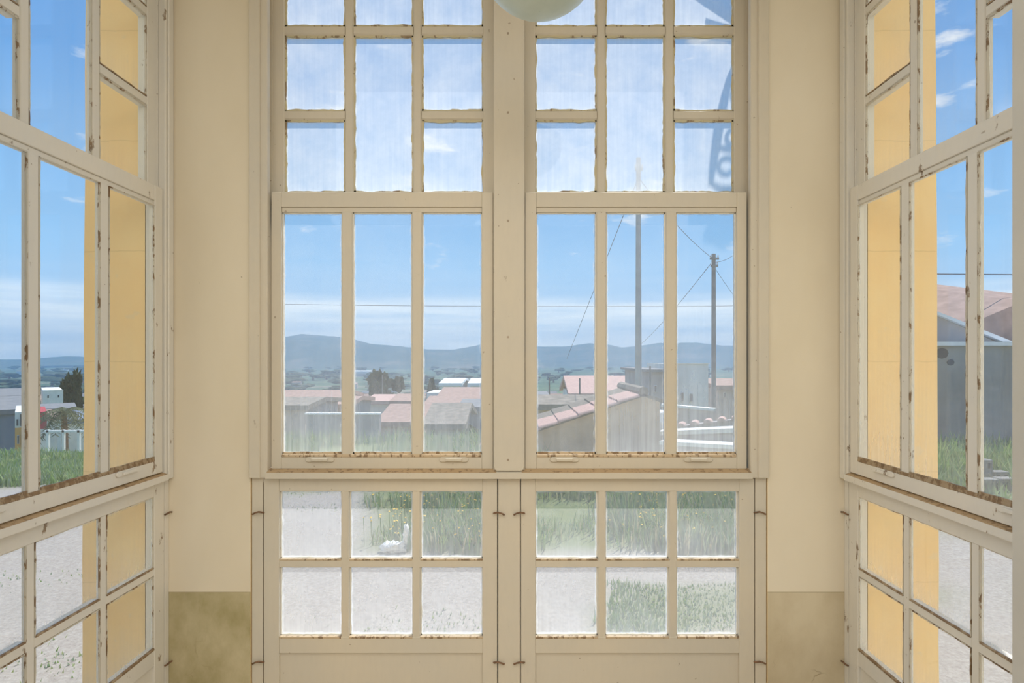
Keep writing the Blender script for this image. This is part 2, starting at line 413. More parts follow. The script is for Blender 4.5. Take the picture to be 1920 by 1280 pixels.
    mb = MB(); mb.box(us[2][1]+.002, us[0][0]-.002, n0-.0015, n0+.010, zb_-.012, zb_+.0015, T=T); mb.build('bottom_bead', edge, sash, bevel=.003)
    for pc in (600, 851):      # finger pulls on the bottom rail
        mb = MB(); uc = u(pc); zc = z(861)
        mb.prism([(uc-.052+.012*math.cos(a), zc+.011*math.sin(a)) for a in [math.pi/2+math.pi*k/6 for k in range(7)]] + [(uc+.052+.012*math.cos(a), zc+.011*math.sin(a)) for a in [-math.pi/2+math.pi*k/6 for k in range(7)]],
                 lambda a, b, t: T(a, t, b), n0-.006, n0+.002)
        mb.prism([(uc-.036, zc-.006), (uc+.036, zc-.006), (uc+.036, zc+.006), (uc-.036, zc+.006)], lambda a, b, t: T(a, t, b), n0-.014, n0-.005)
        mb.build('finger_pull', pm, sash, bevel=.002)
    # --- lower leaf with six panes and a solid panel
    n0, n1, ng = (.0, .036, .009) if side else (.0, .042, .026)
    u = lambda px: U(px, n0); z = lambda py: Z(py, n0)
    us = [(u(523), u(639)), (u(654), u(773)), (u(787.5), u(905))]
    lo, li = u(494.5), u(932)
    if side: li = .045
    zr = [z(1194), z(1064.5), z(1049), z(921)]
    zt = z(897)
    mb = MB()
    mb.box(us[0][0], lo, n0, n1, .02, zt, T=T); mb.box(li, us[2][1], n0, n1, .02, zt, T=T)
    mb.box(us[2][1], us[0][0], n0+.001, n1, zr[3], zt, T=T); mb.box(us[2][1], us[0][0], n0+.001, n1, z(1225), zr[0], T=T)
    mb.box(us[2][1], us[0][0], n0+.001, n1, .02, .13, T=T)
    leaf = mb.build('lower_leaf', pm, root, bevel=.002)
    mb = MB(); mb.box(us[2][1]-.004, us[0][0]+.004, n0+.012, n1-.01, .125, z(1224), T=T); mb.build('solid_panel', pm, leaf)
    for a, b in ((0, 1), (1, 2)):
        mb = MB(); bar(mb, T, us[b][0], us[a][1], zr[0], zr[3], n0+.004, ng+.008, True, .004); mb.build('glazing_bar', barm, leaf)
    k = 0
    for c in range(3):
        ua, ub = min(us[c]), max(us[c])
        mb = MB(); bar(mb, T, ua-.004, ub+.004, zr[1], zr[2], n0+.003, n1, False, .004); mb.build('glazing_bar', barm, leaf)
        mb = MB(); mb.box(ua, ub, n0+.001, n0+.012, zr[2]-.0045, zr[2]+.002, T=T); mb.box(ua, ub, n0-.001, n0+.012, zr[0]-.007, zr[0]+.002, T=T); mb.build('bottom_bead', edge, leaf, bevel=.0015)
        for za, zb in ((zr[0], zr[1]), (zr[2], zr[3])):
            pane_obj(leaf, T, ua-.002, ub+.002, za-.002, zb+.002, ng, dl[2], lw[2], 0, rims)
            jagged_ring(leaf, 'putty', T, ua, ub, za, zb, ng-.006, ng-.0005, .0022 if side else .0045, .0024, [M['putty_white'] if not side else M['gap_line'], edge], seed=idx*40+30+k, bottom_mi=1 if side else 0); k += 1
    mb = MB(); mb.box(lo+.004, min(U(472), u_out), n0+.0, .05, .0, Z(895), T=T); mb.build('side_post', pm, root, bevel=.002)
    if side: mb = MB(); mb.box(-.02, .041, n0+.0, .05, .0, Z(895), T=T); mb.build('side_post', pm, root, bevel=.002)
    for py in (960, 1239):
        hook(root, T, u(485), z(py), n0, 1)
        hook(root, T, u(936) if not side else .04, z(py+1), n0, -1)
    return root

build_window(1, 'window_1', 'left half of the front window, clear view to the long hill and low grey walls', False)
build_window(2, 'window_2', 'right half of the front window, with utility poles and tiled roof behind its panes', False)
build_window(3, 'window_3', 'weathered cream window of the left side wall beside the yellow pier', True)
build_window(4, 'window_4', 'weathered cream window of the right side wall, grey concrete building behind', True)

# centre mullion, its lower post and the shared sill
tr = empty('trim_1', (XM, D, 0)); tag(tr, 'cream mullion board with screws between the two front windows', 'trim', kind='structure')
mb = MB(); hw = .066; zb = Z(881)
poly = [(-hw+.012, zb), (hw-.012, zb), (hw-.004, zb+.006), (hw, zb+.018), (hw, ZTOP+.06), (-hw, ZTOP+.06), (-hw, zb+.018), (-hw+.004, zb+.006)]
mb.prism(poly, lambda a, b, t: (XM+a, D+t, b), -.022, -.004); mb.build('mullion_board', M['paint'], tr, bevel=.003)
mb = MB(); mb.box(XM-.0685, XM+.0685, D-.003, D+.06, Z(882), ZTOP+.06); mb.box(XM-.07, XM+.07, D+.052, D+.115, 0, ZTOP+.06); mb.build('mullion_core', M['paint'], tr)
mb = MB(); mb.box(XM-.0475, XM+.0475, D+.0, D+.06, 0, Z(895)); mb.build('lower_post', M['paint'], tr, bevel=.002)
for py in (68, 215, 416, 632, 860):
    mb = MB(); x, y, zz = XM-.004, D-.022, Z(py)
    mb.prism([(.005*math.cos(a*math.pi/4), .005*math.sin(a*math.pi/4)) for a in range(8)], lambda a, b, t: (x+a, y+t, zz+b), -.0016, .001); mb.build('screw', M['screw'], tr)
tr = empty('trim_2', (XM, D, Z(895))); tag(tr, 'rust-stained cream sill running under both front sashes', 'sill', kind='structure')
sz = Z(884); L = U(502, -.012)
mb = MB(); mb.prism([(-.028, sz), (.016, sz+.012), (.11, sz+.014), (.11, Z(895)), (-.028, Z(895))], lambda a, b, t: (XM+t, D+a, b), -L-.004, L+.004); mb.build('sill_board', M['paint'], tr)
for s_ in (-1, 1):
    mb = MB(); mb.prism([(-.026, sz+.0014), (.016, sz+.0138), (.016, sz+.010), (-.026, sz-.001)], lambda a, b, t: (XM+s_*t, D+a, b), .055, L); mb.build('stained_ledge', M['rust_ledge'], tr)

# ------------------------------------------------------------------ shell: piers, lintels, floor, ceiling, room behind
def struct(mb, name, label, cat, mats, **kw):
    o = mb.build(name, mats, **kw); return tag(o, label, cat, kind='structure')
XOL, XOR = -1.833, 1.785      # outer faces of the piers
YO = D+.30
def pier(name, label, sgn, xin, xwin, xout, stain):
    # plan outline, battered outer edge; inner face plaster, the rest yellow
    b = .022*sgn
    xs = xin+sgn*.066
    plan = [(xwin, D), (xin+sgn*.02, D), (xs, D), (xs, D-.055), (xout, D-.055), (xout, YO), (xwin, YO)]
    mb = MB(); nz = 12; zs = [-.6+(ZCEIL+.55)*k/nz for k in range(nz+1)]
    rows = []
    for zz in zs:
        t = 1-(zz+.6)/(ZCEIL+.55)
        rows.append([(x+(b*t+sgn*.006*mnoise.noise(Vector((zz*3, sgn, 0))) if abs(x-xout) < 1e-6 else 0), y, zz) for x, y in plan])
    n = len(plan)
    for k in range(nz):
        for i in range(n):
            j = (i+1) % n
            mb.add([rows[k][i], rows[k][j], rows[k+1][j], rows[k+1][i]], [(0, 1, 2, 3)], 0 if i in (0, 1) else 1)
    mb.add(rows[0], [tuple(range(n))], 1); mb.add(rows[-1], [tuple(range(n))], 1)
    o = MB.build(mb, name, [M['plaster'], M['yellow']], recalc=False)
    bm = bmesh.new(); bm.from_mesh(o.data); bmesh.ops.remove_doubles(bm, verts=bm.verts[:], dist=1e-5); bmesh.ops.recalc_face_normals(bm, faces=bm.faces[:]); bm.to_mesh(o.data); bm.free()
    o['stain'] = stain
    return tag(o, label, 'wall', kind='structure')
pier('wall_front_left', 'cream plaster corner pier left of the front window, olive-stained below', -1, XL, XM-1.127, XOL, 1.0)
pier('wall_front_right', 'cream plaster corner pier right of the front window, flaking near its foot', 1, XR, XM+1.127, XOR, 0.12)
mb = MB(); mb.box(XM-1.127, XM+1.127, D-.0, D+.19, ZTOP+.06, ZCEIL+.05); o = struct(mb, 'wall_front', 'plaster lintel above the front windows', 'wall', [M['plaster']]); o['stain'] = .1
mb = MB(); mb.box(XOL, XL, YS, D-.055, ZTOP+.07, ZCEIL+.05); o = struct(mb, 'wall_left', 'plaster lintel above the left side window', 'wall', [M['plaster']]); o['stain'] = .1
mb = MB(); mb.box(XR, XOR, YS, D-.055, ZTOP+.07, ZCEIL+.05); o = struct(mb, 'wall_right', 'plaster lintel above the right side window', 'wall', [M['plaster']]); o['stain'] = .1
# wall between the bay and the room behind (its outer faces carry the pale house front)
mb = MB(); OL, OR = -1.262, 1.172
mb.box(OR, 7, YS-.2, YS, -.6, 6.6); mb.box(-7, OL, YS-.2, YS, -.6, 6.6); mb.box(OL, OR, YS-.2, YS, 3.6, 6.6)
o = struct(mb, 'wall_inner', 'pale plaster wall with the wide opening into the bay, edge at far right', 'wall', [M['plaster_grey']]); o['stain'] = .1
for nm_, lb_, a_, b_ in (('wall_facade_left', 'sunlit cream house front left of the bay', -7, XOL-.0), ('wall_facade_right', 'sunlit cream house front right of the bay', XOR+.0, 7)):
    mb = MB(); mb.box(a_, b_, YS, YS+.02, -.6, 6.6); struct(mb, nm_, lb_, 'wall', [M['cream_render']])
mb = MB(); mb.box(-2.8, 2.8, -3.6, YS-.2, -.15, 0); mb.box(XOL+.05, XOR-.05, YS-.2, YO-.02, -.15, 0); struct(mb, 'floor', 'old tiled floor of the bay and room', 'floor', [M['floor']])
mb = MB(); mb.box(-2.8, 2.8, -3.6, YS-.2, ZCEIL, ZCEIL+.2); mb.box(XOL-.02, XOR+.02, YS, D+.19, ZCEIL+.05, ZCEIL+.2); struct(mb, 'ceiling', 'pale plaster ceiling of the bay and room', 'ceiling', [M['ceiling']])
mb = MB(); mb.box(-2.95, -2.8, -3.6, YS-.2, -.6, 4.0); o = struct(mb, 'wall_room_left', 'plaster left wall of the room behind the viewer', 'wall', [M['plaster']]); o['stain'] = .1
mb = MB(); mb.box(2.8, 2.95, -3.6, YS-.2, -.6, 4.0); o = struct(mb, 'wall_room_right', 'plaster right wall of the room behind the viewer', 'wall', [M['plaster']]); o['stain'] = .1
mb = MB(); mb.box(-2.95, -1.9, -3.75, -3.6, -.6, 4.0); mb.box(1.9, 2.95, -3.75, -3.6, -.6, 4.0); mb.box(-1.9, -.6, -3.75, -3.6, -.6, 4.0); mb.box(.4, 1.9, -3.75, -3.6, -.6, 4.0); mb.box(-.6, .4, -3.75, -3.6, 2.2, 4.0)
o = struct(mb, 'wall_back', 'plaster back wall with a doorway behind the viewer', 'wall', [M['plaster']]); o['stain'] = .1

# ------------------------------------------------------------------ pendant lamp (only the bottom of its shade is in view)
lx, ly = P(1012, 0, 1.75)[:2]; lz = EYE+650*1.75/F
lamp = empty('pendant_lamp', (lx, ly, lz)); tag(lamp, 'grey-green opal glass pendant lamp hanging in the bay, cut by the top edge', 'lamp')
def opal():
    m, g = mat('opal_glass'); geo = g.n('ShaderNodeNewGeometry'); nz = g.noise((geo, 'Position'), 14, 4)
    c = g.mix(nz, (.48, .57, .52), (.64, .72, .66))
    out(g, bsdf(g, c, .35)); return m
M['opal'] = opal()
mb = MB(); R = .20
prof = [(.001, 0)]+[(R*math.sin(a), R*(1-math.cos(a))) for a in [math.pi*.52*k/14 for k in range(1, 15)]]
prof += [(R*.96, R*1.12), (R*.8, R*1.25), (.07, R*1.36), (.05, R*1.45)]
mb.lathe(prof, (lx, ly, lz), 40); mb.build('glass_shade', M['opal'], lamp, smooth=True)
mb = MB(); mb.lathe([(.001, R*1.43), (.052, R*1.43), (.055, R*1.6), (.02, R*1.75), (.001, R*1.76)], (lx, ly, lz), 20); mb.build('fitting', M['screw'], lamp, smooth=True)
mb = MB(); mb.tube([(lx, ly, lz+R*1.7), (lx, ly, ZCEIL+.05)], .006); mb.build('cord', M['screw'], lamp)
mb = MB(); mb.lathe([(.001, -.06), (.03, -.055), (.055, -.01), (.055, .0)], (lx, ly, ZCEIL+.05), 20); mb.build('ceiling_rose', M['ceiling'], lamp, smooth=True)

# ------------------------------------------------------------------ outdoors: terrain
def interp(tab, x):
    if x <= tab[0][0]: return tab[0][1]
    for (a, b), (c, d) in zip(tab, tab[1:]):
        if x <= c: return b+(d-b)*(x-a)/(c-a)
    return tab[-1][1]
def sstep(a, b, x):
    t = min(1, max(0, (x-a)/(b-a))); return t*t*(3-2*t)
PROF = [(-60, -.3), (8, -.3), (15, -.60), (24, -3.4), (60, -8), (120, -13), (250, -22), (500, -38), (30000, -40)]
PROFR = [(-60, -.3), (18, -.3), (40, -1.2), (120, -9), (250, -20), (500, -38), (30000, -40)]
def ground(x, y):
    a = x/max(y, 2.0); w = sstep(.42, .62, a)
    zz = interp(PROF, y)*(1-w)+interp(PROFR, y)*w
    zz -= .30*sstep(.55, .7, -a)*sstep(9, 14, y)
    if y > 9: zz += .12*min(1, (y-9)/10)*mnoise.noise(Vector((x*.12, y*.12, 0)))
    return zz
def weedmask(x, y):
    """where green things grow: 0 gravel .. 1 green"""
    a = x/max(y, 1.0); n = mnoise.noise(Vector((x*.5, y*.5, 3)))*.5+mnoise.noise(Vector((x*1.4, y*1.4, 8)))*.35
    m = sstep(8.0, 9.3, y+n*1.6)
    m = max(m, sstep(-.30, -.22, a+n*.06)*sstep(5.45, 5.9, y+n*.7)*(1-sstep(.42, .5, a)))
    m = max(m, .8*sstep(.62, .70, a+n*.08)*sstep(6.0, 7.0, y+n))
    m = max(m, .7*sstep(.10, .18, a+n*.1)*sstep(3.95, 4.2, y+n*.3)*(1-sstep(4.8, 5.1, y+n*.5))*sstep(-.15, .2, n))
    return m
def terrain():
    ys = [-40, -20, -8, -2, 1, 2.0]+[2.0+.3*k for k in range(1, 60)]
    while ys[-1] < 26000: ys.append(ys[-1]*1.07)
    na = 150; mb = MB(); W_ = len(ys)
    cols = []
    for y in ys:
        half = max(30, abs(y)*1.5)
        for i in range(na+1):
            t = i/na*2-1; t = t*.55+.45*t**3; x = t*half
            mb.v.append((x, y, ground(x, y))); cols.append(weedmask(x, y) if y > 2 else 0)
    for j in range(W_-1):
        for i in range(na): mb.f.append([j*(na+1)+i, j*(na+1)+i+1, (j+1)*(na+1)+i+1, (j+1)*(na+1)+i]); mb.m.append(0)
    m, g = mat('yard_and_plain'); geo = g.n('ShaderNodeNewGeometry'); pos = (geo, 'Position'); s = g.n('ShaderNodeSeparateXYZ', i={0: pos})
    at = (g.n('ShaderNodeAttribute', attribute_name='green'), 'Fac')
    n1 = g.noise(pos, 38, 4, .7); n2 = g.noise(pos, 1.1, 4)
    gravel = g.mix(g.ramp(n1, [(.3, (0,)*3), (.7, (1,)*3)]), (.27, .235, .205), (.50, .46, .415))
    gravel = g.mix(g.math('MULTIPLY', n2, .5), gravel, (.40, .345, .29))
    soil = g.mix(g.noise(pos, 6, 4), (.10, .14, .045), (.26, .28, .12))
    near = g.mix(at, gravel, soil)
    vor = g.n('ShaderNodeTexVoronoi', i={'Vector': g.mapping(pos, (.010, .022, 0)), 'Scale': 1.0})
    vsep = g.n('ShaderNodeSeparateColor', i={0: (vor, 'Color')})
    field = g.ramp((vsep, 0), [(0, (.07, .13, .045)), (.3, (.11, .18, .06)), (.55, (.30, .26, .16)), (.7, (.08, .13, .05)), (.9, (.20, .24, .11))], 'CONSTANT')
    fine = g.noise(g.mapping(pos, (.05, .05, 0)), 1.0, 5, .65)
    far = g.mix(g.math('MULTIPLY', g.ramp(fine, [(.42, (0,)*3), (.6, (1,)*3)]), .75), field, (.05, .085, .04))
    fv = g.n('ShaderNodeMapRange', i={'Value': (s, 1), 'From Min': 60, 'From Max': 140})
    c = g.mix(fv, near, far)
    out(g, bsdf(g, c, .95, bump=n1, bs=.4, bd=.02))
    o = mb.build('ground', m, recalc=False, smooth=True)
    ca = o.data.color_attributes.new('green', 'FLOAT_COLOR', 'POINT')
    for i, v in enumerate(cols): ca.data[i].color = (v, v, v, 1)
    tag(o, 'gravel yard falling away into the wide farmed plain', 'ground', kind='structure')
terrain()

# hills along the horizon
def hills(name, label, prof, y0, y1, yback, seed, m):
    mb = MB(); nx = 160; ny = 14; px0, px1 = prof[0][0], prof[-1][0]
    for j in range(ny+1):
        t = j/ny; y = y0+(y1-y0)*min(1, t/.7) if t <= .7 else y1+(yback-y1)*(t-.7)/.3
        for i in range(nx+1):
            px = px0+(px1-px0)*i/nx; py = interp(prof, px)
            zr = EYE+(VY-py)*y1/F; x = (px-VX)*y1/F
            k = math.sin(math.pi/2*min(1, t/.7))**1.25 if t <= .7 else 1-(t-.7)/.3*.6
            zz = -42+(zr+42)*k
            if 0 < t < .7: zz += (zr+42)*.16*mnoise.noise(Vector((x*.004+seed, y*.003, seed)))*math.sin(math.pi*t/.7)
            if j == int(ny*.7): zz = zr+1.5*mnoise.noise(Vector((x*.03, seed, 0)))
            mb.v.append((x, y, zz))
    for j in range(ny):
        for i in range(nx): mb.f.append([j*(nx+1)+i, j*(nx+1)+i+1, (j+1)*(nx+1)+i+1, (j+1)*(nx+1)+i]); mb.m.append(0)
    o = mb.build(name, m, recalc=True, smooth=True); return tag(o, label, 'hill', kind='structure')
m, g = mat('scrub_hill'); geo = g.n('ShaderNodeNewGeometry'); nz = g.noise(g.mapping((geo, 'Position'), (.006, .006, .01)), 1.0, 7, .62)
out(g, bsdf(g, g.ramp(nz, [(.3, (.06, .085, .04)), (.5, (.10, .12, .06)), (.65, (.22, .19, .12))]), 1.0)); M['hill'] = m
hills('hill_ridge', 'long flat-topped scrub hill behind the left front panes', [(380, 672), (440, 655), (530, 635), (575, 627), (640, 632), (668, 636), (700, 645), (760, 650), (800, 655), (860, 656), (960, 662), (1010, 672)], 2100, 2900, 3500, 1, M['hill'])
hills('hill_ridge.001', 'low rolling scrub hills behind the right front panes', [(780, 672), (830, 660), (870, 653), (905, 646), (950, 648), (1003, 650), (1060, 650), (1100, 644), (1120, 645), (1140, 647), (1162, 652), (1200, 648), (1230, 643), (1247, 648), (1270, 643), (1300, 643), (1335, 648), (1400, 649), (1520, 655), (1650, 672)], 2700, 3900, 4600, 2, M['hill'])
hills('hill_ridge.002', 'small dark hill by the sea seen through the left side window', [(60, 674), (100, 672), (130, 669), (142, 667.5), (152, 668.5), (175, 671), (230, 675)], 2300, 3000, 3500, 3, M['hill'])

# ------------------------------------------------------------------ weeds, flowers and litter
def blades(name, label, n, sampler, hmin, hmax, width, cols, seed):
    rnd = random.Random(seed); mb = MB(); cl = []
    for _ in range(n):
        p = sampler(rnd)
        if p is None: continue
        x, y = p; z0 = ground(x, y)-.02; h = rnd.uniform(hmin, hmax)*(0.7+.6*(mnoise.noise(Vector((x*.9, y*.9, seed)))+.5))
        a = rnd.uniform(0, 6.28); lean = rnd.uniform(.1, .6)*h; w = width*rnd.uniform(.6, 1.4)
        ca, sa = math.cos(a), math.sin(a); px_, py_ = -sa*w, ca*w
        o = len(mb.v)
        mb.v += [(x-px_, y-py_, z0), (x+px_, y+py_, z0), (x+ca*lean*.35-px_*.9, y+sa*lean*.35-py_*.9, z0+h*.55), (x+ca*lean*.35+px_*.9, y+sa*lean*.35+py_*.9, z0+h*.55), (x+ca*lean, y+sa*lean, z0+h)]
        mb.f += [[o, o+1, o+3, o+2], [o+2, o+3, o+4]]; k = rnd.randrange(len(cols)); mb.m += [k, k]
    o = mb.build(name, cols, recalc=False); return tag(o, label, 'weeds', kind='stuff')
def leafmat(name, col):
    m, g = mat(name); geo = g.n('ShaderNodeNewGeometry'); nz = g.noise((geo, 'Position'), 2.0, 3)
    c = g.mix(nz, tuple(x*.7 for x in col), tuple(x*1.25 for x in col))
    d = g.n('ShaderNodeMixShader', i={0: .35, 1: bsdf(g, c, .8), 2: g.n('ShaderNodeBsdfTranslucent', i={'Color': c})}); out(g, d); return m
LEAF = [leafmat('leaf_green', (.22, .34, .09)), leafmat('leaf_pale', (.38, .46, .20)), leafmat('leaf_blue_green', (.26, .36, .23)), leafmat('leaf_straw', (.52, .47, .30))]
def samp(amin, amax, ymin, ymax, thr=.35, clump=0):
    def f(r):
        y = ymin*(ymax/ymin)**r.random(); x = y*r.uniform(amin, amax)
        if weedmask(x, y) < thr: return None
        if (-.75 < x < 3.4 and y > 11.9) or (x > 8.4 and y > 12.3) or (.805 < x/y < .885 and 7.2 < y < 9.2): return None
        if clump and mnoise.noise(Vector((x*clump, y*clump, 1))) < r.uniform(-.3, .25): return None
        return x, y
    return f
blades('tall_weeds', 'grey-green weeds at the edge of the gravel in front of the window', 30000, samp(-.34, .44, 5.2, 9.0, .3, .8), .08, .34, .0065, LEAF, 1)
blades('meadow_grass', 'green meadow strip between the gravel and the village walls', 36000, samp(-.50, .06, 8.5, 17, .3, .4), .16, .42, .010, LEAF, 2)
blades('meadow_grass.001', 'bright green grass beyond the gravel outside the left side window', 30000, samp(-1.05, -.66, 8, 17, .3, .4), .07, .22, .011, LEAF[:3]+[LEAF[0]], 3)
blades('meadow_grass.002', 'green grass at the foot of the grey concrete building', 14000, samp(.62, 1.1, 6.5, 17, .3, .5), .15, .5, .014, LEAF[:2], 4)
blades('ground_weeds', 'low tufts scattered on the gravel outside the right front window', 5000, samp(.08, .44, 3.9, 5.1, .25), .02, .08, .006, LEAF[:3], 5)
def loose(r):
    cx, cy = [(-.36*7.4, 7.4), (-.38*8.2, 8.2), (-.25*4.05, 4.05), (-.10*4.1, 4.1), (-.84*5.0, 5.0), (-.81*3.6, 3.6)][r.randrange(6)]
    return cx+r.gauss(0, .22), cy+r.gauss(0, .12)
blades('ground_weeds.001', 'small sparse tufts on the open gravel outside the left front window', 900, loose, .015, .05, .006, LEAF[:3], 6)
# flowers: joined, far too many and small to count
rnd = random.Random(9); mb = MB()
for _ in range(380):
    y = rnd.uniform(5.6, 8.4); a = rnd.choice([rnd.gauss(-.09, .025), rnd.gauss(-.20, .035), rnd.gauss(.30, .05), rnd.gauss(.25, .03)]); x = a*y
    if weedmask(x, y) < .4: continue
    z0 = ground(x, y)+rnd.uniform(.10, .30); r = rnd.uniform(.009, .017); o = len(mb.v)
    mb.v.append((x, y, z0+.008))
    for k in range(6): mb.v.append((x+r*math.cos(k*1.047), y+r*math.sin(k*1.047), z0+rnd.uniform(-.008, .008)))
    mb.f += [[o, o+1+k, o+1+(k+1) % 6] for k in range(6)]; mb.m += [0]*6
    mb.tube([(x, y, z0), (x+.01, y, ground(x, y)-.01)], .0025, 3, 1)
tag(mb.build('wildflowers', [plain('petal_yellow', (.85, .55, .06), .7, .1, 20), LEAF[0]], recalc=False), 'yellow wildflowers among the weeds by the gravel', 'flowers', kind='stuff')
x, y = P(737, 0, 5.7)[:2]; mb = MB(); mb.blob((x, y, ground(x, y)+.05), (.13, .09, .055), 3, .7, 1.6, seed=3); mb.blob((x+.13, y+.02, ground(x, y)+.17), (.03, .03, .10), 3, .6, 1.4, seed=5)
mb.tube([(x+.07, y, ground(x, y)+.06), (x+.12, y+.02, ground(x, y)+.10)], .025, 6)
tag(mb.build('plastic_bag', plain('white_plastic', (.85, .85, .83), .4, .05, 8), smooth=True), 'crumpled white plastic bag lying among the weeds', 'bag')

# ------------------------------------------------------------------ building materials
M['wall_white'] = plain('whitewash', (.80, .78, .74), .9, .08, 1.5)
M['wall_grey'] = plain('grey_render', (.40, .36, .34), .9, .15, 1.2)
M['wall_blue'] = plain('slate_sheet', (.22, .26, .32), .7, .06, 1)
M['wall_pink'] = plain('pinkish_render', (.56, .44, .38), .9, .14, 1.4)
M['wall_brown'] = plain('bare_brown_render', (.62, .45, .31), .95, .2, 1.6)
M['wall_orange'] = plain('orange_render', (.78, .42, .12), .9, .06, 2)
M['wall_red'] = plain('red_render', (.48, .06, .07), .9, .06, 2)
M['concrete'] = plain('raw_concrete', (.30, .29, .27), .95, .22, .9)
M['roof_red'] = plain('clay_tile', (.42, .27, .21), .9, .2, 3)
M['roof_pink'] = plain('new_clay_tile', (.62, .40, .33), .9, .10, 4)
M['roof_old'] = plain('mossy_tile', (.27, .23, .18), .95, .3, 3)
M['roof_grey'] = plain('fibre_cement', (.24, .24, .24), .9, .12, 2)
M['coping'] = plain('white_coping', (.84, .83, .80), .85, .05, 4)
M['dark'] = plain('dark_opening', (.05, .05, .055), .5, .2, 2)
M['wood'] = plain('brown_door', (.26, .13, .06), .7, .2, 5)
M['pole'] = plain('pole_concrete', (.42, .42, .41), .9, .12, 2)
M['pole_wood'] = plain('pole_timber', (.24, .22, .20), .9, .2, 3)
M['wire'] = plain('wire', (.09, .09, .10), .6, .1, 3)

def house(name, label, px0, px1, pytop, pybase, y, depth, wall, cat='house', roof=None, roofm=None, rise=0, windows=(), door=None, coping=None, group=None, parts=None):
    """box house facing the viewer; roof: flat / gable_x (ridge along x) / gable_y (ridge away from viewer)"""
    x0, x1 = (px0-VX)*y/F, (px1-VX)*y/F; z1 = EYE+(VY-pytop)*y/F; z0 = EYE+(VY-pybase)*y/F
    zb = min(z0, min(ground(x0, y), ground(x1, y), ground(x0, y+depth)))-.3
    r = empty(name, ((x0+x1)/2, y, zb)); tag(r, label, cat, group)
    mb = MB(); mb.box(x0, x1, y, y+depth, zb, z1)
    rs = rise*y/F
    if roof == 'gable_y':
        xm = (x0+x1)/2; mb.prism([(x0, z1), (x1, z1), (xm, z1+rs)], lambda a, b, t: (a, t, b), y, y+depth)
    mb.build('wall', wall, r)
    e = .12+.004*y
    if roof == 'gable_x':
        ym = y+depth/2; mb = MB(); t = .15+.004*y
        mb.prism([(y-e, z1), (ym, z1+rs), (y+depth+e, z1), (y+depth+e, z1-t), (ym, z1+rs-t), (y-e, z1-t)], lambda a, b, t_: (t_, a, b), x0-e, x1+e); mb.build('roof', roofm, r)
    elif roof == 'gable_y':
        t = .15+.004*y; mb = MB(); mb.prism([(x0-e, z1-.05), (xm, z1+rs), (x1+e, z1-.05), (x1+e, z1-.05+t), (xm, z1+rs+t), (x0-e, z1-.05+t)], lambda a, b, t_: (a, t_, b), y-e, y+depth+e); mb.build('roof', roofm, r)
    elif roof == 'flat':
        mb = MB(); mb.box(x0-e, x1+e, y-e, y+depth+e, z1, z1+.12); mb.build('roof', roofm, r)
    if coping:
        h = coping*y/F; mb = MB(); mb.box(x0-.06, x1+.06, y-.08, y+.25, z1, z1+h); mb.build('coping', M['coping'], r)
    for (a, b, c, d) in windows:
        wx0, wx1 = (a-VX)*y/F, (b-VX)*y/F; wz1, wz0 = EYE+(VY-c)*y/F, EYE+(VY-d)*y/F
        mb = MB(); mb.box(wx0, wx1, y-.06, y+.02, wz0, wz1); w = mb.build('window', M['coping'], r)
        k = (wx1-wx0)*.14; mb = MB(); mb.box(wx0+k, wx1-k, y-.08, y+.0, wz0+k, wz1-k); mb.build('pane', M['dark'], w)
    if door:
        a, b, c, d = door; mb = MB(); mb.box((a-VX)*y/F, (b-VX)*y/F, y-.08, y+.02, EYE+(VY-d)*y/F, EYE+(VY-c)*y/F); mb.build('door', M['wood'], r)
    return r

# ---- the nearest building: brown gable with a verge of barrel tiles
Y0 = 12.0
def Q(px, py, y=Y0): return P(px, py, y)
br = empty('brown_building', (1.5, Y0, -1)); tag(br, 'brown rendered gable building with pink barrel tiles along its sloping top', 'building')
xl, xr_, xa = Q(925, 0)[0], Q(1237, 0)[0], Q(1207, 0)[0]
za = Q(0, 748)[2]; zl = Q(0, 812-(925-1003)*-.0)[2]
slope = (Q(0, 752)[2]-Q(0, 812)[2])/(Q(1180, 0)[0]-Q(1000, 0)[0])
zat = lambda x: Q(0, 812)[2]+(min(x, xa)-Q(1000, 0)[0])*slope-max(0, x-xa)*.35
mb = MB(); mb.prism([(xl, -2.5), (xr_, -2.5), (xr_, zat(xr_)), (xa, zat(xa)), (xl, zat(xl))], lambda a, b, t: (a, t, b), Y0, Y0+2.6); mb.build('wall', M['wall_brown'], br)
mb = MB(); mb.prism([(xl-.3, zat(xl)-.3*slope), (xa, zat(xa)), (xr_+.12, zat(xr_)-.04), (xr_+.12, zat(xr_)+.04), (xa, zat(xa)+.06), (xl-.3, zat(xl)-.3*slope+.06)], lambda a, b, t: (a, t, b), Y0+.0, Y0+2.7)
roof_o = mb.build('roof', M['roof_old'], br)
# barrel tiles: courses step down the slope; first rows near the verge are newer and pink
tl = .44; tw = .21; an = math.atan(slope)
proto = MB(); k = 8
for e_ in (0, 1):
    for r_ in (tw*.56, tw*.44):
        pass
ring = []
for j, (rr0, rr1) in enumerate(((.115, .10), (.098, .083))):
    for s_, rr in ((0, rr0), (1, rr1)):
        for i in range(k+1):
            a = math.pi*i/k; proto.v.append((s_*tl*1.08, -rr*math.cos(a), rr*math.sin(a)*.62))
n_ = k+1
for i in range(k):
    proto.f.append([i, i+1, n_+i+1, n_+i]); proto.f.append([2*n_+i, 3*n_+i, 3*n_+i+1, 2*n_+i+1])
    proto.f.append([i, 2*n_+i, 2*n_+i+1, i+1]); proto.f.append([n_+i, n_+i+1, 3*n_+i+1, 3*n_+i])
proto.m = [0]*len(proto.f)
pm_ = [proto.build('tile', m_, br) for m_ in (M['roof_pink'], M['roof_old'])]
me_p, me_o = pm_[0].data, pm_[1].data
base = Vector(br.location)
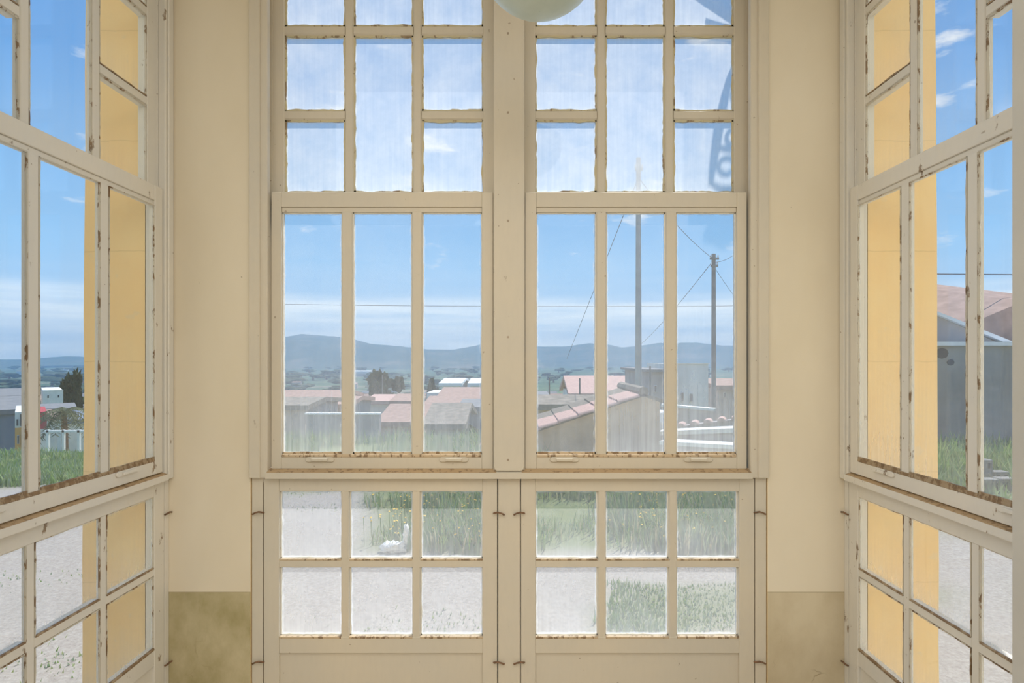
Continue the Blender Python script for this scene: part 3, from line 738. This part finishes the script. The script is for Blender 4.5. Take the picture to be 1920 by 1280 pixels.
for m_ in (me_p, me_o):      # meshes were made relative to the building's origin; recentre
    for v in m_.vertices: v.co += base
ncol = int((xa-xl+.3)/math.cos(an)/tl)
first = [True, True]
rnd = random.Random(4)
for row in range(11):
    for c_ in range(ncol):
        pink = row < 6
        if row >= 2 and (c_ % 1): continue
        x = xl-.28+c_*tl*math.cos(an); y = Y0+.02+row*tw*1.06; zz = zat(x)+.055+rnd.uniform(0, .008)
        ix = 0 if pink else 1
        if first[ix]: o = pm_[ix]; first[ix] = False
        else:
            o = bpy.data.objects.new('tile', me_p if pink else me_o); C.objects.link(o); o.parent = br
        o.location = Vector((x, y, zz))-base; o.rotation_euler = (0, -an+.05, rnd.uniform(-.02, .02))
mb = MB(); mb.tube([(xa+.0, Y0+.0, zat(xa)+.10), (xa, Y0+2.6, zat(xa)+.10)], .11, 8); mb.build('ridge', M['roof_old'], br)

# ---- low walls and ruins right of it
def lowwall(name, label, px0, py0, px1, py1, y0, y1, h, thick, wallm, cop=.07, tiles=False):
    a = Vector(P(px0, py0, y0)); b = Vector(P(px1, py1, y1)); r = empty(name, ((a.x+b.x)/2, (a.y+b.y)/2, min(a.z, b.z)-h)); tag(r, label, 'wall')
    d = (b-a); dn = Vector((d.x, d.y, 0)).normalized(); nrm = Vector((-dn.y, dn.x, 0))
    def slab(n, z_off0, z_off1, w0, w1, m):
        mb = MB(); mb.add([a+nrm*w0+Vector((0, 0, z_off0)), b+nrm*w0+Vector((0, 0, z_off0)), b+nrm*w1+Vector((0, 0, z_off0)), a+nrm*w1+Vector((0, 0, z_off0)),
                           a+nrm*w0+Vector((0, 0, z_off1)), b+nrm*w0+Vector((0, 0, z_off1)), b+nrm*w1+Vector((0, 0, z_off1)), a+nrm*w1+Vector((0, 0, z_off1))],
                          [(0, 1, 2, 3), (4, 5, 6, 7), (0, 1, 5, 4), (1, 2, 6, 5), (2, 3, 7, 6), (3, 0, 4, 7)]); return mb.build(n, m, r)
    slab('wall', -h, -cop, 0, thick, wallm)
    if tiles:
        n = int(d.length/.33)
        for i in range(n):
            c = a+d*((i+.5)/n)+nrm*thick/2; mb = MB(); q = [(math.cos(t*math.pi/6)*.12, math.sin(t*math.pi/6)*.10) for t in range(7)]
            mb.prism(q, lambda s1, s2, t: tuple(c+dn*s1+nrm*t+Vector((0, 0, s2-cop))), -thick*.8, thick*.8); mb.build('tile', M['roof_pink'], r)
    else: slab('coping', -cop, 0, -.05, thick+.05, M['coping'])
    return r
lowwall('garden_wall', 'grey wall with a broad white coping, lower of two beside the brown gable', 1238, 826, 1420, 836, 10.6, 9.6, 2.0, .3, M['wall_grey'])
lowwall('garden_wall.001', 'grey wall with a thick white coping under the row of clay tiles', 1236, 808, 1425, 800, 13.2, 12.2, 2.5, .4, M['wall_grey'], .10)
lowwall('garden_wall.002', 'dark wall capped by a ragged row of clay tiles behind the white copings', 1240, 799, 1420, 776, 16.5, 15.5, 3.2, .35, M['wall_grey'], .07, True)
lowwall('garden_wall.003', 'far pale-topped wall behind the tile-capped wall', 1240, 757, 1340, 766, 22, 21, 3.5, .3, M['wall_pink'], .09)
lowwall('rubble_step', 'pale stone step at the right foot of the brown gable', 1236, 773, 1262, 774, 13.8, 13.8, 2.6, .8, M['wall_white'], .25)
house('ruined_house', 'pale roofless house with dark openings behind the timber pole', 1262, 1328, 682, 765, 30, 6, M['wall_white'], windows=[(1276, 1282, 735, 752), (1292, 1299, 737, 753)], coping=1.5)
house('ruined_house.001', 'tall dark grey house between the concrete pole and the sash bar', 1219, 1252, 697, 766, 26, 6, M['wall_grey'], roof='flat', roofm=M['roof_grey'], windows=[(1226, 1231, 722, 735)])
house('ruined_house.002', 'low brown house right of the timber pole', 1345, 1400, 722, 765, 34, 6, M['wall_pink'], roof='gable_x', roofm=M['roof_red'], rise=10, windows=[(1356, 1361, 735, 745)])

# ---- village roofs in view through the front panes
house('pink_roof_house', 'white house with a bright pink tiled roof beyond the brown gable', 1072, 1188, 737, 760, 46, 9, M['wall_white'], roof='gable_x', roofm=M['roof_pink'], rise=30, windows=[(1100, 1104, 742, 748), (1140, 1144, 742, 748)])
house('blue_shed', 'small blue-grey shed with a dark window left of the pink roof', 990, 1026, 748, 775, 30, 5, M['wall_blue'], cat='shed', roof='flat', roofm=M['roof_grey'], windows=[(1006, 1014, 762, 768)])
house('long_shed', 'long dark tiled shed roof just behind the brown gable', 1010, 1130, 757, 775, 24, 4, M['wall_brown'], cat='shed', roof='gable_x', roofm=M['roof_old'], rise=12)
house('walled_yard', 'long low grey yard wall topped by a thin white coping line', 574, 711, 777, 808, 30, .45, M['wall_grey'], cat='wall', coping=3)
house('stone_house', 'pale stucco house with a small dark slot left of the grey yard wall', 500, 572, 759, 790, 33, 6, M['wall_pink'], windows=[(555, 557.5, 775, 782)], roof='gable_x', roofm=M['roof_old'], rise=9)
house('mauve_house', 'mauve rendered house with two windows behind the grey yard wall', 583, 648, 757, 785, 40, 7, M['wall_grey'], windows=[(600, 604, 763, 770), (618, 622, 763, 770)], roof='gable_x', roofm=M['roof_red'], rise=9)
house('tiled_house', 'long house with pale red roof at the left edge of the front window', 500, 632, 746, 760, 55, 8, M['wall_pink'], roof='gable_x', roofm=M['roof_red'], rise=11)
house('tiled_house.001', 'pink tiled house right of the grey coping line', 713, 790, 790, 806, 36, 8, M['wall_pink'], roof='gable_x', roofm=M['roof_red'], rise=24)
house('tiled_house.002', 'brown tiled roof edged with a white verge in the third front pane', 800, 866, 794, 806, 28, 7, M['wall_grey'], roof='gable_x', roofm=M['roof_old'], rise=29)
house('tiled_house.003', 'mauve house with grey roof against the right edge of third pane', 866, 940, 762, 806, 38, 7, M['wall_grey'], roof='gable_x', roofm=M['roof_grey'], rise=8, windows=[(890, 896, 768, 776)])
house('tiled_house.004', 'small orange roofed house below the dark tree', 690, 728, 751, 760, 62, 8, M['wall_white'], roof='gable_x', roofm=M['roof_pink'], rise=8)
house('tiled_house.005', 'small pink roofed house right of the dark tree', 737, 768, 751, 762, 60, 8, M['wall_pink'], roof='gable_x', roofm=M['roof_red'], rise=9)
house('tiled_house.006', 'faded pink long roof beneath the white greenhouses', 826, 930, 742, 756, 70, 12, M['wall_pink'], roof='gable_x', roofm=M['roof_red'], rise=12)
house('tiled_house.007', 'grey roof with white gable ends below the faded pink roof', 800, 905, 757, 768, 52, 8, M['wall_grey'], roof='gable_x', roofm=M['roof_red'], rise=10)
house('cream_house', 'little cream house with bluish door left of the faded pink roof', 800, 822, 736, 752, 75, 7, M['wall_white'], windows=[(806, 810, 741, 748)])
house('greenhouse', 'long white greenhouse roof, left of the white pair', 828, 862, 718, 724, 190, 30, M['wall_white'], cat='greenhouse', roof='gable_x', roofm=M['coping'], rise=7)
house('greenhouse.001', 'long white greenhouse roof, right of the white pair', 882, 922, 718, 724, 200, 30, M['wall_white'], cat='greenhouse', roof='gable_x', roofm=M['coping'], rise=7)
house('farm_shed', 'thin white farm shed at the foot of the long hill', 662, 690, 696, 704, 1250, 30, M['wall_white'], cat='shed', roof='gable_x', roofm=M['coping'], rise=2)
# ---- through the left side window
house('grey_warehouse', 'slate-blue warehouse with pale roof edge at the left image border', -60, 52, 768, 836, 34, 12, M['wall_blue'], cat='warehouse', roof='gable_x', roofm=M['roof_grey'], rise=16)
def upper(r, px0, px1, py0, py1, y, depth, m, wins):
    x0, x1 = (px0-VX)*y/F, (px1-VX)*y/F; z1, z0 = EYE+(VY-py0)*y/F, EYE+(VY-py1)*y/F
    mb = MB(); mb.box(x0, x1, y, y+depth, z0, z1); u_ = mb.build('upper_storey', m, r)
    for a, b, c, d in wins: mb = MB(); mb.box((a-VX)*y/F, (b-VX)*y/F, y-.05, y+.02, EYE+(VY-d)*y/F, EYE+(VY-c)*y/F); mb.build('window', M['dark'], u_)
r_ = house('orange_house', 'orange house with brown door and white upper storey beside the warehouse', 28, 60, 801, 846, 27, 5, M['wall_orange'], door=(41, 49, 808, 840), windows=[(32, 36, 815, 831)])
upper(r_, 28, 60, 772, 801, 27, 5, M['wall_white'], [(38, 50, 776, 798), (31, 34, 785, 797)])
r_ = house('red_house', 'narrow house, red above and white below, right of the window bar', 66, 88, 804, 838, 34, 5, M['wall_white'], windows=[(80, 84, 811, 820)])
upper(r_, 66, 88, 772, 804, 34, 5, M['wall_red'], [(80, 84, 779, 788)])
house('white_villa', 'flat white villa standing in front of the dark trees', 80, 119, 732, 752, 90, 14, M['wall_white'], windows=[(88, 92, 740, 746), (108, 112, 740, 746)], coping=1)
house('roof_row', 'long sunlit tiled roof below the white villa', 78, 140, 765, 772, 60, 8, M['wall_white'], roof='gable_x', roofm=M['roof_grey'], rise=5)
house('roof_row.001', 'pink roof with red wall left of the palm', 90, 108, 780, 800, 44, 6, M['wall_white'], roof='gable_x', roofm=M['roof_pink'], rise=8)
house('roof_row.002', 'blue-grey metal roof right of the palm', 128, 170, 785, 800, 46, 7, M['wall_white'], roof='gable_x', roofm=M['wall_blue'], rise=10)
house('roof_row.003', 'long grey factory roof at the left image border', -60, 60, 742, 752, 85, 20, M['wall_white'], cat='warehouse', roof='gable_x', roofm=M['roof_grey'], rise=9)
for o in list(C.objects):      # the houses down the left lane stand square to the lane, turned towards the bay
    if o.parent is None and o.name in ('grey_warehouse', 'orange_house', 'red_house', 'white_villa', 'roof_row', 'roof_row.001', 'roof_row.002', 'roof_row.003'):
        o.rotation_euler.z = math.radians(41); o.scale = (.75, 1, 1)
fr = empty('rail_fence', P(120, 838, 25)); tag(fr, 'white horizontal rail fence beyond the grass and palm', 'fence')
mb = MB(); a = P(86, 808, 25.5); b = P(190, 808, 25.5); mb.box(a[0], b[0], 25.4, 25.5, a[2]-.05, a[2]+.05); mb.build('rail', M['coping'], fr)
for px in (92, 121, 150, 180):
    x = (px-VX)*25.5/F; mb = MB(); mb.box(x-.05, x+.05, 25.4, 25.5, ground(x, 25.5)-.3, a[2]+.06); mb.build('post', M['coping'], fr)

# ---- right side window: concrete building with tiled roofs behind
rb = empty('concrete_building', (10, 13, -.5)); tag(rb, 'shaded grey concrete building with white coping outside the right window', 'building')
yb = 12.5; x0 = P(1700, 0, yb)[0]; z1 = P(0, 648, yb)[2]
mb = MB(); mb.box(x0, x0+9, yb, yb+9, -.8, z1); mb.build('wall', M['concrete'], rb)
mb = MB(); mb.box(x0-.12, x0+9.1, yb-.12, yb+9.1, z1, z1+.09); mb.build('coping', M['coping'], rb)
mb = MB(); p = [P(1700, 643, yb+.4), P(1868, 643, yb+.4), P(1755, 590, yb+.4)]
mb.prism([(p[0][0], z1+.09), (p[1][0], z1+.09), (p[2][0], p[2][2]), (p[0][0], p[2][2]-.45)], lambda a, b, t: (a, t, b), yb+.4, yb+.7); mb.build('gable', M['wall_grey'], rb)
mb = MB(); mb.prism([(p[1][0]+.1, z1+.09), (p[2][0]-.04, p[2][2]), (p[2][0]-.04, p[2][2]+.07), (p[1][0]+.3, z1+.10)], lambda a, b, t: (a, t, b), yb+.3, yb+.8); mb.build('verge', M['coping'], rb)
mb = MB(); q = [P(1700, 620, 16), P(1800, 578, 16), P(1850, 573, 16), P(1960, 590, 16), P(2000, 643, 16)]
mb.prism([(v[0], v[2]) for v in q]+[(q[-1][0], z1-.2), (q[0][0], z1-.2)], lambda a, b, t: (a, t, b+(t-14)*.22 if b > z1 else b), 14.0, 18); mb.build('roof', M['roof_red'], rb)
for px, py, r in ((1766, 662, .12), (1782, 679, .07)):
    c = P(px, py, yb); mb = MB(); mb.prism([(r*math.cos(k*.785)*1.2, r*math.sin(k*.785)) for k in range(8)], lambda a, b, t: (c[0]+a, yb+t, c[2]+b), -.012, .02); mb.build('vent', M['dark'], rb)
for k, (px, py, y, s) in enumerate(((1838, 885, 8.8, .21), (1872, 888, 8.9, .20), (1850, 896, 8.3, .21), (1884, 897, 8.35, .21), (1840, 872, 8.85, .20))):
    x, yy, zz = P(px, py, y); gz = ground(x, y) if k < 4 else ground(x, y)+.195
    mb = MB(); mb.box(x-s*.6, x+s*.6, y-s*.4, y+s*.4, gz-.03, gz+s*.9, T=None)
    for j in (-.3, .3): mb.box(x+s*j-.04, x+s*j+.04, y-s*.41, y-s*.3, gz+.04, gz+s*.7, 1)
    o = mb.build('concrete_block', [M['concrete'], M['dark']], bevel=.01, loc=(x, y, gz))
    tag(o, ['leftmost grey block lying in the grass by the concrete building', 'grey block right of the leftmost one in the grass', 'nearest grey block of the pile in the grass', 'rightmost grey block of the pile in the grass', 'upper grey block resting on the pile in the grass'][k], 'block', 'grey blocks dumped in the grass')

# ------------------------------------------------------------------ poles and wires
def pole(name, label, px, pytop, y, r0, r1, m, arms):
    x, _, zt = P(px, pytop, y); zb = ground(x, y)-.5; r = empty(name, (x, y, zb)); tag(r, label, 'pole')
    mb = MB(); mb.tube([(x, y, zb), (x, y, zt)], [r0, r1], 10); mb.build('shaft', m, r, smooth=False)
    for dz, L_ in arms:
        mb = MB(); mb.box(x-L_, x+L_, y-.05-r1, y+.03-r1, zt-dz-.05, zt-dz+.05); arm = mb.build('crossarm', m, r)
        for s_ in (-.85, .85):
            mb = MB(); mb.lathe([(.001, .0), (.045, .01), (.03, .05), (.05, .08), (.03, .12), (.001, .16)], (x+s_*L_, y-r1, zt-dz+.05), 8); mb.build('insulator', M['coping'], arm)
    return (x, y, zt)
pt1 = pole('utility_pole', 'tall pale concrete utility pole behind the middle right panes', 1197, 296, 21, .14, .085, M['pole'], [(.45, .14)])
pt2 = pole('utility_pole.001', 'shorter dark timber utility pole in the rightmost front pane', 1338, 476, 28, .13, .10, M['pole_wood'], [(.25, .22), (.6, .18)])
pole('street_post', 'thin dark post left of the pink roofed house', 1030, 708, 40, .06, .05, M['pole_wood'], [])
pole('street_post.001', 'thin dark post at the gable of the pink roofed house', 1087, 709, 42, .07, .06, M['pole_wood'], [])
pole('street_post.002', 'thin dark post in front of the big dark tree', 717, 702, 75, .10, .08, M['pole_wood'], [])
pole('street_post.003', 'thin post beside the tall dark grey house', 1219, 686, 25, .05, .04, M['pole_wood'], [])
def wire(label, pts, r=.012, n=24, sag=0):
    out_ = []
    for (a, b) in zip(pts, pts[1:]):
        a, b = Vector(a), Vector(b)
        for k in range(n+1): t = k/n; out_.append(a.lerp(b, t)+Vector((0, 0, -sag*4*t*(1-t))))
    mb = MB(); mb.tube(out_, r, 4); tag(mb.build('overhead_wire', M['wire'], recalc=False), label, 'wire')
wire('wire dropping left from the concrete pole toward the valley', [P(1195, 338, 21), P(1063, 672, 45)], .014)
wire('wire sagging from the concrete pole to the timber pole', [P(1199, 335, 21), (pt2[0], pt2[1], pt2[2]-.25)], .014, sag=.25)
wire('wire dropping left from the timber pole behind the concrete pole', [(pt2[0], pt2[1], pt2[2]-.3), P(1198, 648, 60)], .018, sag=.3)
wire('wire rising right from the timber pole out of the pane', [(pt2[0], pt2[1], pt2[2]-.4), P(1420, 430, 22)], .011, sag=.35)
wire('wire falling right from the timber pole out of the pane', [(pt2[0], pt2[1], pt2[2]-.6), P(1425, 610, 34)], .011, sag=.2)
wire('long level wire crossing the sky above the hills', [P(300, 566, 44), P(1197, 574, 44), P(1560, 566, 44)], .016, sag=.12)
wire('level wire crossing the sky outside the right side window', [P(1560, 512, 15), P(2100, 516, 15)], .014)

# ------------------------------------------------------------------ trees
CROWN = [leafmat('crown_dark', (.050, .085, .035)), leafmat('crown_mid', (.085, .13, .045)), leafmat('crown_olive', (.14, .16, .075))]
def tree(name, label, x, y, h, w, k, seed, group=None, sub=2):
    z0 = ground(x, y); r = empty(name, (x, y, z0)); tag(r, label, 'tree', group); rn = random.Random(seed)
    mb = MB(); mb.tube([(x, y, z0-.3), (x, y, z0+h*.5)], [w*.07, w*.04], 5); mb.build('trunk', M['wood'], r)
    mb = MB()
    for i in range(5 if sub < 3 else 14):
        q = 1 if sub < 3 else .62
        mb.blob((x+rn.uniform(-.34, .34)*w, y+rn.uniform(-.25, .25)*w, z0+h*(.30+.55*rn.random())), (w*rn.uniform(.24, .38)*q, w*rn.uniform(.24, .36)*q, h*rn.uniform(.14, .24)*q), sub, .9, 1.4 if sub < 3 else 2.6, seed=seed+i)
    mb.build('crown', CROWN[k], r, smooth=False); return r
def tree_px(name, label, px, pyt, y, wpx, k, seed, sub=3):
    x, _, zt = P(px, pyt, y); tree(name, label, x, y, zt-ground(x, y), wpx*y/F, k, seed, None, sub)
tree_px('big_tree', 'broad dark tree with a post before it in the second front pane', 722, 690, 80, 60, 0, 11)
tree_px('big_tree.001', 'dark tree clump left of the white greenhouses', 812, 690, 150, 22, 0, 12)
tree_px('big_tree.002', 'rounded dark tree on the slope right of the white villa', 133, 690, 130, 34, 0, 13)
tree_px('big_tree.003', 'spreading grey-green tree at the foot of the pink roofed house', 1110, 706, 70, 40, 2, 14)
tree_px('garden_tree', 'olive tree right of the brown tiled roof, low in the third pane', 880, 795, 22, 40, 2, 15)
tree_px('garden_tree.001', 'dark shrub below the brown tiled roof', 830, 803, 24, 50, 0, 16)
tree_px('garden_tree.002', 'small dark tree beside the blue-grey shed', 1004, 720, 60, 18, 0, 17)
rn = random.Random(21)
taken = [(o.location.x, o.location.y, 14+.03*o.location.y) for o in C.objects if o.parent is None and o.get('category') in ('house', 'building', 'warehouse', 'greenhouse', 'shed', 'tree') and o.location.y > 40]
def free(x, y, r):
    for (a, b, c) in taken:
        if (a-x)**2+(b-y)**2 < (c+r)**2: return False
    taken.append((x, y, r)); return True
def spot(y0, k):
    y = y0*(k**(rn.random()**1.3)); a = rn.choice([rn.uniform(-.43, -.05), rn.uniform(-.43, -.05), rn.uniform(.02, .42), rn.uniform(-.95, -.74)]); return a*y, y
n = 0
for _ in range(900):      # farmhouses
    if n >= 75: break
    x, y = spot(105, 18); w = rn.uniform(7, 18)*(.8+y/1500)
    if not free(x, y+3, w*.75): continue
    n += 1; z0 = ground(x, y); h = rn.uniform(3, 6)*(1+y/2500); r = empty('farmhouse', (x, y, z0)); tag(r, 'tiny distant farmhouse on the plain', 'house', 'far farmhouses on the plain')
    mb = MB(); mb.box(x-w/2, x+w/2, y, y+6, z0-.8, z0+h); mb.build('wall', rn.choice([M['wall_white'], M['wall_white'], M['wall_pink'], M['wall_grey']]), r)
    mb = MB(); mb.prism([(y-.4, z0+h), (y+3, z0+h+1.6), (y+6.4, z0+h)], lambda a_, b_, t: (t, a_, b_), x-w/2-.3, x+w/2+.3); mb.build('roof', rn.choice([M['roof_red'], M['roof_grey'], M['roof_pink']]), r)
n = 0
for _ in range(4000):     # orchards and groves across the plain
    if n >= 260: break
    x, y = spot(80, 26); s = min(y/100, 8); w = rn.uniform(5, 10)*(.6+.45*s); h = rn.uniform(3.5, 6.5)*(.7+.22*s)
    if not free(x, y, w*.55): continue
    n += 1; tree('grove_tree', 'small distant tree among the fields of the plain', x, y, h, w, rn.randrange(3), 100+n, 'groves on the plain', 1)
# palm beyond the grass on the left
x, y, zt = P(120, 772, 27); z0 = ground(x, y); pr = empty('palm_tree', (x, y, z0)); tag(pr, 'palm tree with arching fronds behind the white rail fence', 'tree')
mb = MB(); mb.tube([(x, y, z0-.2), (x+.05, y, (z0+zt)/2), (x, y, zt)], [.16, .13, .11], 8); mb.build('trunk', M['wood'], pr)
for i in range(16):
    a = i*2.4; el_ = .9-.075*i; L_ = 1.35; pts = []
    for k in range(7):
        t = k/6; pts.append((x+math.cos(a)*L_*t*math.cos(el_*.6), y+math.sin(a)*L_*t*math.cos(el_*.6), zt+L_*(math.sin(el_)*t-.85*t*t)))
    mb = MB()
    for k in range(6):
        p0, p1 = Vector(pts[k]), Vector(pts[k+1]); d_ = (p1-p0).normalized(); sd_ = d_.cross(Vector((0, 0, 1))).normalized(); wd = .22*math.sin(math.pi*(k+.7)/7)+.02
        for s_ in (-1, 1):
            for q in (.1, .5, .9):
                b0 = p0.lerp(p1, q); tip = b0+sd_*s_*wd*1.5+d_*wd*.7-Vector((0, 0, wd*.5)); mb.add([b0-d_*.04, b0+d_*.04, tip], [(0, 1, 2)])
    mb.tube(pts, .014, 4); mb.build('frond', CROWN[2], pr, recalc=False)

# ------------------------------------------------------------------ wrought-iron lantern bracket high on the outside of the bay;
# it stands above the view and throws its shadow on the dusty upper right panes
M['black_iron'] = plain('black_iron', (.03, .03, .035), .5, .2, 10)
SV = -dirv
bk = empty('iron_bracket', (1.5, YO, 3.7)); tag(bk, 'black wrought-iron scroll bracket above the right pier, seen as a shadow on the panes', 'bracket')
def B(px, py):
    """point of the bracket whose shadow falls at this place of the glass"""
    gpt = Vector(P(px, py, 2.545 if py < 365 else 2.49)); t = interp([(-80, .42), (60, .50), (122, .66), (345, 1.62), (440, 2.05), (500, 2.25)], py)
    return gpt+SV*t
def ribbon(name, left, right, th=.012):
    mb = MB(); n = len(left); vs = []
    for (a, b), (c, d) in zip(left, right):
        l_, r_ = B(a, b), B(c, d); vs += [l_, r_, r_+Vector((0, th, 0)), l_+Vector((0, th, 0))]
    fs = [(i*4+j, i*4+(j+1) % 4, i*4+4+(j+1) % 4, i*4+4+j) for i in range(n-1) for j in range(4)]+[(0, 1, 2, 3), tuple((n-1)*4+j for j in range(4))]
    mb.add(vs, fs); return mb.build(name, M['black_iron'], bk)
ribbon('curved_bar', [(1372, 122), (1362, 145), (1353, 175), (1346, 205), (1339, 240), (1334, 280), (1331, 310), (1330, 340)], [(1380, 124), (1374, 145), (1368, 175), (1363, 205), (1357, 240), (1350, 280), (1344, 310), (1338, 341)])
def scroll(name, cx, cy, r, a0, a1, r2=None, w=.009, n=22):
    r2 = r if r2 is None else r2; mb = MB()
    mb.tube([B(cx+(r+(r2-r)*k/n)*math.cos(a0+(a1-a0)*k/n), cy-(r+(r2-r)*k/n)*math.sin(a0+(a1-a0)*k/n)) for k in range(n+1)], w, 6); mb.build(name, M['black_iron'], bk, smooth=True)
scroll('scroll', 1378, 258, 16, 1.4, 5.2)
scroll('scroll', 1362, 313, 18, .3, 5.8, 12)
scroll('scroll', 1386, 318, 12, 1.0, 5.4)
scroll('scroll', 1384, 178, 12, 1.6, 4.8)
mb = MB(); mb.tube([B(1350, 277), B(1400, 286)], .009, 6); mb.build('tie_bar', M['black_iron'], bk)
ribbon('foot_plate', [(1334, 338), (1352, 346), (1420, 346)], [(1336, 342), (1354, 362), (1420, 364)])
scroll('scroll', 1362, 436, 24, .4, 6.4, 8, .028)
scroll('scroll', 1336, 442, 16, 1.0, 5.6, 6, .014)
mb = MB(); mb.tube([B(1378, 360), B(1374, 395), B(1366, 418)], .018, 6); mb.build('drop_bar', M['black_iron'], bk)
ribbon('diagonal_plate', [(1290, -20), (1318, 0), (1345, 18), (1372, 36), (1400, 52)], [(1400, -60), (1402, -40), (1404, -20), (1406, 0), (1410, 40)])
ribbon('hook_plate', [(1324, 32), (1326, 34), (1345, 40), (1370, 46)], [(1325, 48), (1327, 49), (1345, 50), (1372, 51)])
mb = MB(); mb.tube([B(1400, 30), B(1410, 150), B(1415, 250), B(1418, 360)], .014, 6); mb.tube([B(1400, 30), (1.25, YO+.0, 3.55), (1.3, YO-.02, 3.55)], .014, 6); mb.build('back_bar', M['black_iron'], bk)

# ------------------------------------------------------------------ haze over the plain
hz = MB(); hz.box(-2400, 2400, 150, 3000, -60, 135)
m, g = mat('valley_haze'); HC, HD = (.38, .70, 1.0), 3.6e-4
vs_ = g.n('ShaderNodeVolumeScatter', i={'Color': HC, 'Density': HD}); va_ = g.n('ShaderNodeVolumeAbsorption', i={'Color': HC, 'Density': HD})
g.t.links.new(g.n('ShaderNodeAddShader', i={0: vs_, 1: va_}).outputs[0], g.n('ShaderNodeOutputMaterial').inputs['Volume'])
tag(hz.build('haze', m), 'bluish haze lying over the distant plain', 'haze', kind='stuff')
